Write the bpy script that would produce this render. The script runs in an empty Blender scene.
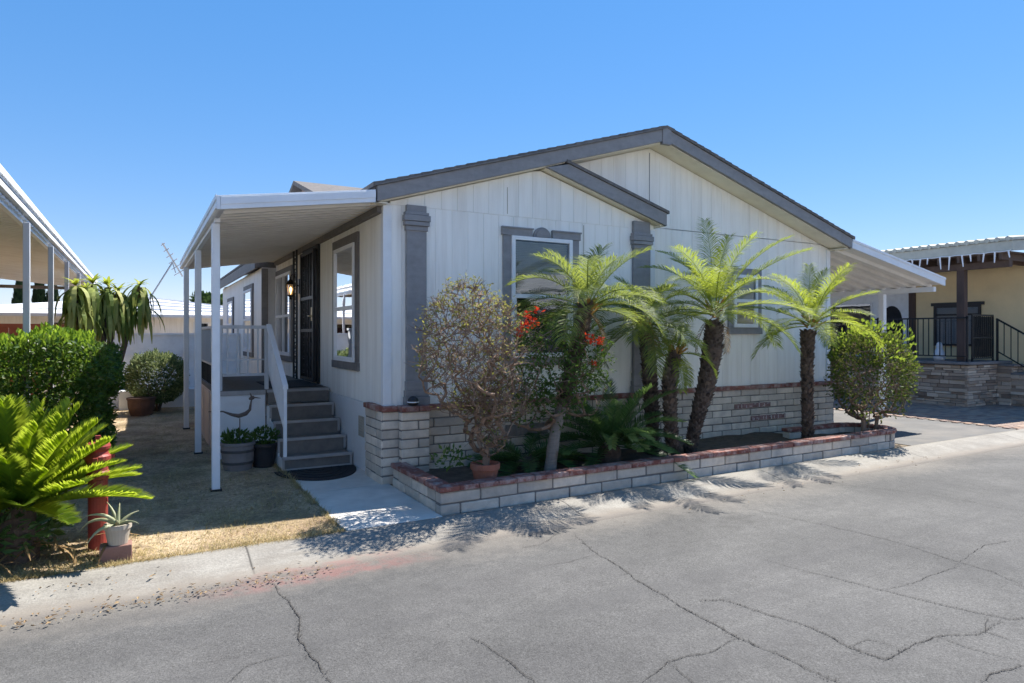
import bpy, bmesh, math, random
from mathutils import Vector, Matrix, noise
R = math.radians
random.seed(7)
S = bpy.context.scene
COL = S.collection
V = Vector

# ------------------------------------------------------------------ helpers
class MB:
    def __init__(s): s.v = []; s.f = []; s.mi = []
    def add(s, vs, fs, mi=0):
        o = len(s.v); s.v.extend([tuple(p) for p in vs])
        for f in fs: s.f.append(tuple(i + o for i in f)); s.mi.append(mi)
    def hexa(s, p, mi=0):      # 8 points: bottom ring 0-3, top ring 4-7
        s.add(p, [(0,3,2,1),(4,5,6,7),(0,1,5,4),(1,2,6,5),(2,3,7,6),(3,0,4,7)], mi)
    def box(s, x0,x1,y0,y1,z0,z1, mi=0):
        s.hexa([(x0,y0,z0),(x1,y0,z0),(x1,y1,z0),(x0,y1,z0),(x0,y0,z1),(x1,y0,z1),(x1,y1,z1),(x0,y1,z1)], mi)
    def bar(s, a, b, w, h=None, up=(0,0,1), mi=0):   # square bar a->b
        a, b = V(a), V(b); h = h or w
        t = (b-a).normalized(); u = V(up)
        if abs(t.dot(u)) > .98: u = V((0,1,0))
        x = t.cross(u).normalized(); y = x.cross(t).normalized()
        x *= w/2; y *= h/2
        s.hexa([a-x-y,a+x-y,a+x+y,a-x+y,b-x-y,b+x-y,b+x+y,b-x+y], mi)
    def prism(s, pts, axis, c0, c1, mi=0):   # polygon in plane, extruded. axis 'y': pts=(x,z); 'x': (y,z); 'z': (x,y)
        def m(p, c):
            return (p[0], c, p[1]) if axis == 'y' else (c, p[0], p[1]) if axis == 'x' else (p[0], p[1], c)
        n = len(pts); vs = [m(p,c0) for p in pts] + [m(p,c1) for p in pts]
        fs = [tuple(range(n))[::-1], tuple(range(n,2*n))] + [(i,(i+1)%n,(i+1)%n+n,i+n) for i in range(n)]
        s.add(vs, fs, mi)
    def tube(s, path, rad, n=8, cap=True, mi=0):
        path = [V(p) for p in path]
        if not hasattr(rad,'__len__'): rad = [rad]*len(path)
        vs = []; prev = None
        for i,p in enumerate(path):
            t = (path[min(i+1,len(path)-1)] - path[max(i-1,0)])
            t = t.normalized() if t.length > 1e-9 else V((0,0,1))
            if prev is None:
                u = V((1,0,0)) if abs(t.x) < .8 else V((0,1,0))
                x = t.cross(u).normalized()
            else:
                x = (prev - t*prev.dot(t)).normalized()
            prev = x; y = t.cross(x)
            for k in range(n):
                a = 2*math.pi*k/n
                vs.append(p + (x*math.cos(a)+y*math.sin(a))*rad[i])
        fs = []
        for i in range(len(path)-1):
            for k in range(n):
                fs.append((i*n+k, i*n+(k+1)%n, (i+1)*n+(k+1)%n, (i+1)*n+k))
        if cap:
            fs.append(tuple(range(n))[::-1]); fs.append(tuple(range((len(path)-1)*n, len(path)*n)))
        s.add(vs, fs, mi)
    def lathe(s, c, prof, n=20, mi=0):       # prof: (r,z)
        c = V(c)
        s.tube_rings([(c+V((0,0,z)), r) for r,z in prof], n, mi)
    def tube_rings(s, rings, n, mi=0):
        vs = []; fs = []
        for p,r in rings:
            for k in range(n):
                a = 2*math.pi*k/n; vs.append((p[0]+r*math.cos(a), p[1]+r*math.sin(a), p[2]))
        for i in range(len(rings)-1):
            for k in range(n): fs.append((i*n+k, i*n+(k+1)%n, (i+1)*n+(k+1)%n, (i+1)*n+k))
        fs.append(tuple(range(n))[::-1]); fs.append(tuple(range((len(rings)-1)*n, len(rings)*n)))
        s.add(vs, fs, mi)
    def leaf(s, p, d, nrm, L, W, fold=.25, mi=0):
        p = V(p); d = V(d).normalized(); n = V(nrm)
        sd = d.cross(n)
        sd = sd.normalized() if sd.length > 1e-6 else V((1,0,0))
        n = sd.cross(d)
        m = p + d*L*.45
        s.add([p, m+sd*W/2+n*W*fold, p+d*L, m-sd*W/2+n*W*fold], [(0,1,2),(0,2,3)], mi)
    def build(s, name, mat, parent=None, smooth=False, bevel=0, recalc=True):
        me = bpy.data.meshes.new(name)
        org = V((0,0,0)); q = parent
        while q is not None: org += V(q.location); q = q.parent
        me.from_pydata([(a-org.x,b-org.y,c-org.z) for a,b,c in s.v], [], s.f)
        mats = mat if isinstance(mat, (list,tuple)) else [mat]
        for m in mats: me.materials.append(m)
        if len(mats) > 1: me.polygons.foreach_set('material_index', s.mi)
        if recalc and len(s.f) < 60000:
            bm = bmesh.new(); bm.from_mesh(me); bmesh.ops.recalc_face_normals(bm, faces=bm.faces); bm.to_mesh(me); bm.free()
        if smooth:
            me.polygons.foreach_set('use_smooth', [True]*len(me.polygons))
        me.update()
        o = bpy.data.objects.new(name, me); COL.objects.link(o)
        if parent is not None: o.parent = parent
        if bevel:
            b = o.modifiers.new('bevel','BEVEL'); b.width = bevel; b.segments = 2; b.limit_method = 'ANGLE'
        return o

def tag(o, label=None, cat=None, group=None, kind=None):
    if label: o['label'] = label
    if cat: o['category'] = cat
    if group: o['group'] = group
    if kind: o['kind'] = kind
    return o
def thing(name, label, cat, loc=(0,0,0), group=None):
    o = bpy.data.objects.new(name, None); COL.objects.link(o); o.location = loc
    o.empty_display_size = .2
    return tag(o, label, cat, group)
def rnd(a, b): return random.uniform(a, b)
def lerp(a, b, t): return a+(b-a)*t

# ------------------------------------------------------------------ materials
def new_mat(name):
    m = bpy.data.materials.new(name); m.use_nodes = True
    nt = m.node_tree; b = nt.nodes['Principled BSDF']
    return m, nt, b
class N:
    def __init__(s, nt): s.nt = nt
    def n(s, typ, ins=None, **kw):
        x = s.nt.nodes.new(typ)
        for k,v in kw.items(): setattr(x, k, v)
        for k,v in (ins or {}).items():
            if isinstance(v, bpy.types.NodeSocket): s.nt.links.new(v, x.inputs[k])
            else: x.inputs[k].default_value = v
        return x
    def coord(s, scale=(1,1,1)):
        tc = s.n('ShaderNodeTexCoord')
        mp = s.n('ShaderNodeMapping', {'Vector': tc.outputs['Object'], 'Scale': scale})
        return mp.outputs[0]
    def noise(s, vec, scale, detail=4, rough=.6, dist=0):
        return s.n('ShaderNodeTexNoise', {'Vector': vec, 'Scale': scale, 'Detail': detail, 'Roughness': rough, 'Distortion': dist}).outputs[0]
    def ramp(s, fac, stops, interp='LINEAR'):
        r = s.n('ShaderNodeValToRGB', {'Fac': fac}); cr = r.color_ramp; cr.interpolation = interp
        while len(cr.elements) < len(stops): cr.elements.new(.5)
        for e,(p,c) in zip(cr.elements, stops):
            e.position = p; e.color = (*c,1) if hasattr(c,'__len__') else (c,c,c,1)
        return r.outputs[0]
    def mix(s, fac, a, b, mode='MIX'):
        m = s.n('ShaderNodeMix', data_type='RGBA', blend_type=mode)
        for k,v in ((0,fac),(6,a),(7,b)):
            if isinstance(v, bpy.types.NodeSocket): s.nt.links.new(v, m.inputs[k])
            elif k == 0: m.inputs[0].default_value = v
            else: m.inputs[k].default_value = (*v,1) if len(v) == 3 else v
        return m.outputs[2]
    def math(s, op, a, b=0):
        m = s.n('ShaderNodeMath', operation=op)
        for i,v in enumerate((a,b)):
            if isinstance(v, bpy.types.NodeSocket): s.nt.links.new(v, m.inputs[i])
            else: m.inputs[i].default_value = v
        return m.outputs[0]
    def bump(s, h, strength=.3, dist=.01):
        return s.n('ShaderNodeBump', {'Height': h, 'Strength': strength, 'Distance': dist}).outputs[0]
    def island(s): return s.n('ShaderNodeNewGeometry').outputs['Random Per Island']

def mat(name, col, rough=.7, var=.12, scale=6, stretch=(1,1,1), island=0, bump=.15, bscale=60, bdist=.004, metal=0, spec=.4, dirt=None, dirt_amt=.5, dirt_scale=3, dirt_stretch=(1,1,1), island_cols=None):
    m, nt, b = new_mat(name); k = N(nt)
    vec = k.coord(stretch)
    n1 = k.noise(vec, scale)
    lo = tuple(c*(1-var) for c in col); hi = tuple(min(1,c*(1+var)) for c in col)
    c = k.mix(k.ramp(n1, [(.3,0),(.7,1)]), lo, hi)
    if island_cols:
        st = [(i/(len(island_cols)-1), q) for i,q in enumerate(island_cols)]
        c = k.mix(1, k.ramp(k.island(), st), k.ramp(n1, [(.25,1-var),(.75,1)]), 'MULTIPLY')
    elif island:
        f = k.n('ShaderNodeMapRange', {'Value': k.island(), 'To Min': 1-island, 'To Max': 1+island*.4}).outputs[0]
        c = k.mix(1, c, f, 'MULTIPLY')
    if dirt:
        dn = k.noise(k.coord(dirt_stretch), dirt_scale, 6, .65)
        c = k.mix(k.math('MULTIPLY', k.ramp(dn, [(.45,0),(.75,1)]), dirt_amt), c, dirt)
    nt.links.new(c, b.inputs['Base Color'])
    b.inputs['Roughness'].default_value = rough; b.inputs['Metallic'].default_value = metal
    b.inputs['Specular IOR Level'].default_value = spec
    if bump:
        nt.links.new(k.bump(k.noise(vec, bscale, 3), bump, bdist), b.inputs['Normal'])
    return m

def leafmat(name, cols, trans=.35, tcol=None, rough=.6, spec=.22):
    m, nt, b = new_mat(name); k = N(nt)
    st = [(i/(len(cols)-1), q) for i,q in enumerate(cols)]
    c = k.ramp(k.island(), st)
    big = k.noise(k.coord(), 3.0, 3)
    c = k.mix(1, c, k.ramp(big, [(.3,.72),(.7,1.0)]), 'MULTIPLY')
    nt.links.new(c, b.inputs['Base Color']); b.inputs['Roughness'].default_value = rough
    b.inputs['Specular IOR Level'].default_value = spec
    tr = k.n('ShaderNodeBsdfTranslucent')
    t = k.mix(.6, c, tcol or cols[-1]); t = k.mix(1, t, (1.6,1.6,1.6), 'MULTIPLY')
    nt.links.new(t, tr.inputs[0])
    mx = k.n('ShaderNodeMixShader', {0: trans})
    nt.links.new(b.outputs[0], mx.inputs[1]); nt.links.new(tr.outputs[0], mx.inputs[2])
    nt.links.new(mx.outputs[0], nt.nodes['Material Output'].inputs[0])
    return m

def glassmat(name, tint=(.02,.025,.03), refl=.55):
    m, nt, b = new_mat(name); k = N(nt)
    tr = k.n('ShaderNodeBsdfTransparent', {0: (.75,.8,.82,1)})
    gl = k.n('ShaderNodeBsdfGlossy', {0: (.95,.97,1,1), 'Roughness': .015})
    wav = k.noise(k.coord(), 1.6, 2)
    nt.links.new(k.bump(wav, .06, .02), gl.inputs['Normal'])
    lw = k.n('ShaderNodeFresnel', {0: 1.55}).outputs[0]
    f = k.math('ADD', lw, refl*.06)
    mx = k.n('ShaderNodeMixShader', {0: f})
    nt.links.new(tr.outputs[0], mx.inputs[1]); nt.links.new(gl.outputs[0], mx.inputs[2])
    nt.links.new(mx.outputs[0], nt.nodes['Material Output'].inputs[0])
    return m

def emis(name, col, st):
    m, nt, b = new_mat(name)
    b.inputs['Base Color'].default_value = (*col,1)
    b.inputs['Emission Color'].default_value = (*col,1); b.inputs['Emission Strength'].default_value = st
    return m

MT = {}
MT['siding'] = mat('painted_siding', (.94,.905,.835), .65, .04, 3, (1,1,.25), island=.02, bump=.12, bscale=40, dirt=(.60,.54,.46), dirt_amt=.46, dirt_scale=2.3, dirt_stretch=(3.5,3.5,.22))
MT['white_trim'] = mat('white_trim', (.82,.82,.82), .5, .04, 5, bump=.04, dirt=(.55,.52,.48), dirt_amt=.25)
MT['soffit'] = mat('soffit_paint', (.86,.79,.64), .6, .05, 4, bump=.03, dirt=(.6,.5,.36), dirt_amt=.4)
MT['white_metal'] = mat('white_metal', (.80,.82,.85), .4, .03, 5, bump=.02, dirt=(.5,.48,.45), dirt_amt=.2, dirt_scale=4)
MT['soffit_metal'] = mat('pan_metal', (.80,.78,.75), .5, .05, 3, (1,4,1), bump=.02, dirt=(.50,.44,.38), dirt_amt=.35, dirt_scale=1.2)
MT['grey_trim'] = mat('grey_trim', (.25,.24,.24), .62, .12, 10, bump=.25, bscale=70, dirt=(.36,.345,.34), dirt_amt=.5, dirt_scale=4, dirt_stretch=(.5,1,2.5))
MT['taupe_trim'] = mat('taupe_trim', (.165,.150,.142), .62, .1, 10, bump=.2, bscale=70, dirt=(.25,.23,.21), dirt_amt=.4, dirt_scale=5)
MT['shingle'] = mat('shingle', (.16,.145,.135), .9, .25, 14, bump=.6, bscale=50, bdist=.01, island=.2)
MT['block'] = mat('slump_block', (.70,.60,.49), .88, .12, 9, island=.25, bump=.55, bscale=45, bdist=.006, dirt=(.30,.265,.24), dirt_amt=.65, dirt_scale=3.2)
MT['mortar'] = mat('mortar', (.20,.18,.165), .95, .2, 20, bump=.5)
MT['red_brick'] = mat('cap_brick', (.32,.12,.08), .9, .2, 12, bump=.6, bscale=60, bdist=.006, island_cols=[(.19,.065,.05),(.27,.095,.07),(.32,.13,.095),(.23,.08,.06),(.37,.19,.15)], dirt=(.58,.50,.46), dirt_amt=.75, dirt_scale=9)
MT['soil'] = mat('soil', (.10,.07,.05), .95, .35, 10, bump=.9, bscale=30, bdist=.02)
MT['concrete'] = mat('walk_concrete', (.63,.585,.525), .9, .12, 4, bump=.35, bscale=90, dirt=(.36,.33,.29), dirt_amt=.45, dirt_scale=1.8)
MT['iron'] = mat('black_iron', (.018,.018,.02), .45, .2, 12, bump=.05)
MT['bronze'] = mat('lamp_bronze', (.03,.024,.02), .45, .2, 12, bump=.05, metal=.4)
MT['terracotta'] = mat('terracotta', (.36,.13,.08), .85, .15, 8, bump=.2, dirt=(.46,.33,.27), dirt_amt=.4, dirt_scale=6)
MT['deck'] = mat('deck_carpet', (.175,.158,.142), .95, .15, 12, bump=.6, bscale=160)
MT['step'] = mat('step_carpet', (.175,.160,.145), .95, .15, 10, bump=.6, bscale=160, dirt=(.2,.18,.16), dirt_amt=.35, dirt_scale=5)
MT['edge'] = mat('step_edging', (.34,.33,.32), .5, .1, 8, bump=.05)
MT['rubber'] = mat('rubber_mat', (.022,.022,.024), .8, .3, 25, bump=.7, bscale=90)
MT['blind'] = mat('blind_slat', (.62,.62,.61), .6, .05, 4, bump=0)
MT['dark'] = mat('dark_interior', (.02,.021,.024), .9, .2, 3, bump=0)
MT['shade'] = mat('roller_shade', (.26,.27,.29), .8, .08, 3, bump=.05)
MT['glass'] = glassmat('window_glass')
MT['skirt'] = mat('porch_panel', (.74,.745,.75), .6, .05, 3, bump=.05, dirt=(.5,.45,.40), dirt_amt=.35)
MT['pinkpanel'] = mat('pink_panel', (.66,.53,.47), .65, .05, 3, bump=.05, dirt=(.45,.36,.31), dirt_amt=.3)
MT['railgrey'] = mat('rail_paint', (.52,.54,.57), .45, .04, 4, bump=.02, dirt=(.42,.4,.38), dirt_amt=.25)
MT['potgrey'] = mat('grey_barrel', (.22,.20,.195), .75, .12, 10, bump=.15)
MT['potblack'] = mat('black_plastic', (.025,.025,.028), .5, .2, 10, bump=.1)
MT['hoop'] = mat('barrel_hoop', (.075,.07,.068), .6, .1, 8, bump=.1)
MT['rust'] = mat('rusty_metal', (.13,.10,.085), .8, .3, 20, bump=.3)
MT['red_paint'] = mat('faded_red_paint', (.30,.045,.035), .55, .18, 7, bump=.15, dirt=(.14,.055,.035), dirt_amt=.6, dirt_scale=9)
MT['potbeige'] = mat('beige_pot', (.42,.37,.30), .8, .1, 8, bump=.15)
MT['brickblock'] = mat('paver_block', (.26,.145,.115), .9, .15, 10, bump=.5)
MT['yellow_wall'] = mat('yellow_stucco', (.82,.64,.37), .85, .05, 3, bump=.3, bscale=60)
MT['stone'] = mat('stacked_stone', (.25,.21,.18), .9, .15, 10, bump=.6, bscale=25, bdist=.012, island_cols=[(.22,.16,.12),(.44,.33,.245),(.60,.48,.37),(.32,.23,.17),(.70,.59,.47)])
MT['wood_dark'] = mat('dark_wood', (.085,.055,.045), .75, .25, 9, (1,1,.2), bump=.25)
MT['fascia_green'] = mat('sage_fascia', (.46,.46,.40), .65, .1, 6, bump=.1)
MT['rafter'] = mat('brown_rafter', (.11,.075,.06), .8, .2, 6, bump=.2)
MT['lamp_white'] = mat('white_plastic', (.82,.83,.86), .4, .03, 4, bump=0)
MT['cap_slab'] = mat('cap_slab', (.20,.185,.18), .85, .15, 6, bump=.3)
MT['wallwhite'] = mat('white_block_wall', (.86,.87,.88), .8, .05, 4, bump=.2, bscale=40, dirt=(.5,.48,.46), dirt_amt=.3)
MT['whiteroof'] = mat('white_roof', (.72,.72,.73), .5, .06, 2, (1,4,1), bump=.05, island=.06)
MT['alum'] = mat('aluminium', (.30,.30,.31), .5, .08, 8, bump=.02)
MT['redboard'] = mat('red_board', (.34,.11,.07), .8, .15, 6, bump=.2)
MT['litter'] = mat('dry_leaf', (.22,.14,.075), .9, .3, 12, bump=0, island_cols=[(.10,.06,.03),(.26,.17,.09),(.36,.26,.14)])
MT['trunk'] = mat('palm_trunk', (.13,.095,.072), .95, .35, 18, bump=.9, bscale=40, bdist=.015, island_cols=[(.05,.035,.028),(.10,.07,.052),(.17,.12,.09),(.07,.05,.04),(.27,.20,.15)], dirt=(.21,.15,.11), dirt_amt=.4, dirt_scale=9)
MT['trunk_grey'] = mat('palm_trunk_ringed', (.24,.205,.175), .95, .2, 12, (.6,.6,5), bump=.8, bscale=30, bdist=.012)
MT['bark'] = mat('bark', (.16,.115,.085), .95, .25, 14, bump=.6)
MT['twig'] = mat('dry_twig', (.27,.18,.125), .9, .2, 5, bump=0, island=.35)
MT['palm_leaf'] = leafmat('palm_leaf', [(.07,.115,.022),(.12,.18,.03),(.19,.26,.035),(.29,.33,.045)], .42, (.38,.43,.05))
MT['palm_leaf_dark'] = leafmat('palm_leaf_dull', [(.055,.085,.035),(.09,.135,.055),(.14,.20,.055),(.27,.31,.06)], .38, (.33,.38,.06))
MT['dead_frond'] = leafmat('dead_frond', [(.22,.13,.06),(.36,.24,.11)], .2)
MT['boot'] = mat('frond_boot', (.40,.22,.05), .7, .25, 10, bump=.2, island=.3)
MT['sago'] = leafmat('sago_leaf', [(.07,.12,.016),(.125,.205,.022),(.19,.27,.026)], .55, (.50,.58,.045), .6, .2)
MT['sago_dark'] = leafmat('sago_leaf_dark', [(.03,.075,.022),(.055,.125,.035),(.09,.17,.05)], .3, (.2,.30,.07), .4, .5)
MT['sago_pale'] = leafmat('sago_leaf_pale', [(.16,.24,.06),(.26,.33,.10),(.36,.42,.16)], .3, (.3,.38,.1), .4, .5)
MT['hedge'] = leafmat('hedge_leaf', [(.02,.055,.012),(.04,.095,.016),(.06,.13,.02),(.11,.20,.03),(.09,.09,.03)], .3, (.22,.34,.03), .42, .4)
MT['varieg'] = leafmat('variegated_leaf', [(.04,.08,.03),(.10,.16,.06),(.30,.34,.16),(.07,.12,.04)], .25, (.3,.34,.15))
MT['dragon'] = leafmat('strap_leaf', [(.09,.15,.03),(.20,.26,.06),(.38,.42,.13),(.52,.52,.2)], .3, (.42,.44,.12))
MT['dragon_top'] = leafmat('strap_leaf_tip', [(.24,.32,.03),(.38,.42,.05),(.5,.5,.08)], .35, (.45,.5,.06))
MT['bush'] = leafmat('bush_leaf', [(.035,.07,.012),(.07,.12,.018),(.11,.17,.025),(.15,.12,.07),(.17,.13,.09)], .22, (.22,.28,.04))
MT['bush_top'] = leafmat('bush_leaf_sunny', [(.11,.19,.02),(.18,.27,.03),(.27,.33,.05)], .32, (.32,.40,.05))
MT['hib'] = leafmat('shrub_leaf', [(.035,.08,.02),(.065,.125,.03),(.12,.18,.045)], .3, (.16,.26,.04))
MT['boug'] = leafmat('sparse_leaf', [(.13,.14,.04),(.22,.24,.06),(.32,.32,.09),(.20,.14,.07)], .3, (.36,.34,.08))
MT['flower'] = leafmat('red_petal', [(.5,.02,.012),(.68,.045,.02),(.75,.09,.03)], .25, (.8,.1,.03))
MT['cypress'] = leafmat('cypress_leaf', [(.012,.035,.016),(.025,.055,.022),(.035,.075,.03)], .1)
MT['tree'] = leafmat('tree_leaf', [(.03,.065,.02),(.06,.11,.03),(.09,.15,.045)], .2)
MT['grass'] = leafmat('dry_grass', [(.36,.26,.13),(.50,.38,.19),(.62,.50,.28),(.40,.32,.15),(.24,.22,.08)], .2, (.4,.32,.16), .8, .1)
MT['yellowflower'] = leafmat('yellow_petal', [(.5,.3,.04),(.62,.42,.06)], .25)
# ------------------------------------------------------------------ world, sun, camera
SUN = V((0.68, 0.215, 1.0)).normalized()
elev = math.asin(SUN.z); azim = math.atan2(SUN.x, SUN.y)
w = bpy.data.worlds.new('World'); S.world = w; w.use_nodes = True
nt = w.node_tree; sky = nt.nodes.new('ShaderNodeTexSky'); sky.sky_type = 'NISHITA'; sky.sun_disc = False
sky.sun_elevation = elev; sky.sun_rotation = azim
sky.altitude = 600; sky.air_density = 1.0; sky.dust_density = .05; sky.ozone_density = 4.0
bg = nt.nodes['Background']; bg.inputs[1].default_value = .15
hs = nt.nodes.new('ShaderNodeHueSaturation'); hs.inputs['Saturation'].default_value = 1.95; hs.inputs['Value'].default_value = 1.04
gm = nt.nodes.new('ShaderNodeGamma'); gm.inputs[1].default_value = .46
nt.links.new(sky.outputs[0], gm.inputs[0]); nt.links.new(gm.outputs[0], hs.inputs['Color']); tn = nt.nodes.new('ShaderNodeMix'); tn.data_type = 'RGBA'; tn.blend_type = 'MULTIPLY'; tn.inputs[0].default_value = 1; tn.inputs[7].default_value = (.74,.70,.80,1)
nt.links.new(hs.outputs[0], tn.inputs[6]); nt.links.new(tn.outputs[2], bg.inputs[0])
ld = bpy.data.lights.new('sun_lamp','SUN'); ld.energy = 2.95; ld.angle = R(.5); ld.color = (1,.955,.88)
lo = bpy.data.objects.new('sun_lamp', ld); COL.objects.link(lo); lo.location = (20,4,30)
lo.rotation_euler = (-SUN).to_track_quat('-Z','Y').to_euler()
cd = bpy.data.cameras.new('camera'); cam = bpy.data.objects.new('camera', cd); COL.objects.link(cam)
cam.location = (0,0,1.65); cam.rotation_euler = (R(90),0,R(-29.1)); cd.sensor_width = 36; cd.lens = 23.41
cd.shift_y = -7.5/1024; cd.clip_end = 2000; S.camera = cam
S.view_settings.view_transform = 'Standard'; S.view_settings.look = 'None'; S.view_settings.gamma = 1; S.view_settings.exposure = 1.82

CS, SN = math.cos(R(29.1)), math.sin(R(29.1))
def ground(u, v, z=0.0):       # photo measurement -> metres on a level surface
    d = (1.65-z)*666/(v-334); lat = (u-512)/666*d
    return V((d*SN+lat*CS, d*CS-lat*SN, z))
def struct(o): o['kind'] = 'structure'; return o

# ------------------------------------------------------------------ ground, road, kerb, lawn, walk, drive
def st(x): return .019*x       # street is turned a little from the house front
mb = MB(); mb.add([(-400,-400,-.13),(400,-400,-.13),(400,400,-.13),(-400,400,-.13)], [(0,1,2,3)])
struct(mb.build('ground', mat('earth', (.26,.21,.15), .95, .2, .5, bump=.3)))

m, nt, b = new_mat('asphalt'); k = N(nt); c0 = k.coord()
patch = k.noise(c0, .55, 5, .6, .4); fine = k.noise(c0, 140, 2, .7); mid = k.noise(c0, 11, 6, .75); grit = k.noise(c0, 55, 3, .8)
strk = k.noise(k.coord((.25,2.6,1)), 1.3, 4, .6)
c = k.mix(k.ramp(patch, [(.32,0),(.68,1)]), (.080,.078,.076), (.130,.126,.121))
oil = k.noise(c0, .75, 5, .7); c = k.mix(k.math('MULTIPLY', k.ramp(oil, [(.60,0),(.70,1)]), .45), c, (.06,.057,.055))
c = k.mix(1, c, k.ramp(mid, [(.3,.80),(.7,1.13)]), 'MULTIPLY'); c = k.mix(1, c, k.ramp(grit, [(.3,.66),(.5,1),(.7,1.3)]), 'MULTIPLY')
c = k.mix(1, c, k.ramp(fine, [(.30,.62),(.5,1.0),(.72,1.35)]), 'MULTIPLY')
c = k.mix(k.math('MULTIPLY', k.ramp(strk, [(.44,0),(.62,1)]), .36), c, (.075,.073,.073))
vor = k.n('ShaderNodeTexVoronoi', {'Vector': c0, 'Scale': 85}).outputs['Distance']
c = k.mix(k.math('MULTIPLY', k.ramp(vor, [(.10,1),(.2,0)]), .35), c, (.26,.25,.235))
# gutter dust: sand lies along the kerb
sep = k.n('ShaderNodeSeparateXYZ', {0: k.n('ShaderNodeTexCoord').outputs['Object']})
dist = k.math('SUBTRACT', sep.outputs[1], k.math('MULTIPLY', sep.outputs[0], .019))
dist = k.math('ADD', dist, k.math('MULTIPLY', k.math('SUBTRACT', mid, .5), .55))
dist = k.math('ADD', dist, k.math('MULTIPLY', k.math('SUBTRACT', patch, .5), .9))
dust = k.n('ShaderNodeMapRange', {'Value': dist, 'From Min': 4.40, 'From Max': 5.05}).outputs[0]
c = k.mix(k.math('MULTIPLY', dust, .52), c, (.235,.205,.17))
# worn red kerb paint that runs onto the road
rx = k.math('ABSOLUTE', k.math('SUBTRACT', sep.outputs[0], 1.15)); ry = k.math('ABSOLUTE', k.math('SUBTRACT', k.math('SUBTRACT', sep.outputs[1], k.math('MULTIPLY', sep.outputs[0], .019)), 4.76))
red = k.math('MULTIPLY', k.ramp(rx, [(.35,1),(.95,0)]), k.ramp(ry, [(.06,1),(.16,0)]))
red = k.math('MULTIPLY', red, k.ramp(k.noise(c0, 7, 5, .7), [(.38,0),(.55,1)]))
c = k.mix(k.math('MULTIPLY', red, .28), c, (.33,.085,.075))
nt.links.new(c, b.inputs['Base Color']); b.inputs['Roughness'].default_value = .88; b.inputs['Specular IOR Level'].default_value = .3
h = k.math('ADD', k.math('MULTIPLY', fine, .6), k.math('MULTIPLY', vor, .5))
nt.links.new(k.bump(h, .5, .006), b.inputs['Normal'])
mb = MB()
xs = [-60+i*3 for i in range(55)]; ys = [-5.5,-4,-2.5,-1,.5,2,3,4,4.5,5.1]
for x in xs:
    for j,y in enumerate(ys): mb.v.append((x, y+st(x), -.055 - .02*((y-2)/4)**2*(1 if y < 2 else .2)))
n = len(ys)
for i in range(len(xs)-1):
    for j in range(n-1): mb.f.append((i*n+j,(i+1)*n+j,(i+1)*n+j+1,i*n+j+1)); mb.mi.append(0)
struct(mb.build('road', m))
ROADZ = -.055

# kerb
m, nt, b = new_mat('kerb_concrete'); k = N(nt); c0 = k.coord()
n1 = k.noise(c0, 2.2, 6, .65); n2 = k.noise(c0, 60, 3, .7); n3 = k.noise(k.coord((.5,4,4)), 3, 5, .65)
c = k.mix(k.ramp(n1, [(.3,0),(.7,1)]), (.205,.188,.165), (.32,.30,.265))
c = k.mix(1, c, k.ramp(n2, [(.3,.75),(.7,1.15)]), 'MULTIPLY')
c = k.mix(k.math('MULTIPLY', k.ramp(n3, [(.52,0),(.7,1)]), .5), c, (.17,.15,.125))
sep = k.n('ShaderNodeSeparateXYZ', {0: k.n('ShaderNodeTexCoord').outputs['Object']})
fr = k.math('ABSOLUTE', k.math('SUBTRACT', k.math('FRACT', k.math('DIVIDE', k.math('ADD', sep.outputs[0], 50.05), 2.9)), .5))
c = k.mix(k.ramp(fr, [(.0015,1),(.004,0)]), c, (.05,.045,.04))
ky = k.math('SUBTRACT', sep.outputs[1], k.math('MULTIPLY', sep.outputs[0], .019)); ky = k.math('ADD', ky, k.math('MULTIPLY', k.math('SUBTRACT', k.noise(c0, 3.5, 6, .7), .5), .42))
c = k.mix(k.ramp(k.n('ShaderNodeMapRange', {'Value': ky, 'From Min': 4.90, 'From Max': 5.20}).outputs[0], [(.2,1),(.75,0)]), c, k.mix(n1, (.17,.15,.13), (.25,.215,.175)))
rx = k.math('ABSOLUTE', k.math('SUBTRACT', sep.outputs[0], 1.2)); rm = k.math('MULTIPLY', k.ramp(rx, [(.3,1),(.8,0)]), k.ramp(k.math('ABSOLUTE', k.math('SUBTRACT', ky, 4.90)), [(.06,1),(.13,0)]))
c = k.mix(k.math('MULTIPLY', k.math('MULTIPLY', rm, k.ramp(k.noise(c0, 6, 5, .7), [(.42,0),(.6,1)])), .30), c, (.34,.11,.10))
st2_ = k.noise(k.coord((1.2,3,3)), 1.1, 6, .7); c = k.mix(k.math('MULTIPLY', k.ramp(st2_, [(.5,0),(.68,1)]), .42), c, (.21,.185,.155))
nt.links.new(c, b.inputs['Base Color']); b.inputs['Roughness'].default_value = .92
nt.links.new(k.bump(n2, .5, .006), b.inputs['Normal'])
mb = MB(); prof = [(5.50,-.10),(5.50,.012),(5.42,.016),(5.33,.006),(5.22,-.018),(5.12,-.038),(5.0,-.048),(4.86,-.047),(4.84,-.12)]
xs = [-40+i*.5 for i in range(161)]
for x in xs:
    for (y,z) in prof: mb.v.append((x, y+st(x)+.008*noise.noise((x*1.3,0,1)), z+.004*noise.noise((x*.9,y*2,3))))
n = len(prof)
for i in range(len(xs)-1):
    for j in range(n-1): mb.f.append((i*n+j,(i+1)*n+j,(i+1)*n+j+1,i*n+j+1)); mb.mi.append(0)
struct(mb.build('kerb', m, smooth=True))

mb = MB(); mb.add([(-40,5.49+st(-40),-.012),(60,5.49+st(60),-.012),(60,60,-.012),(-40,60,-.012)], [(0,1,2,3)])
struct(mb.build('yard', mat('yard_earth', (.20,.155,.105), .95, .3, 1.5, bump=.5, bscale=25, bdist=.02)))

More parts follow.
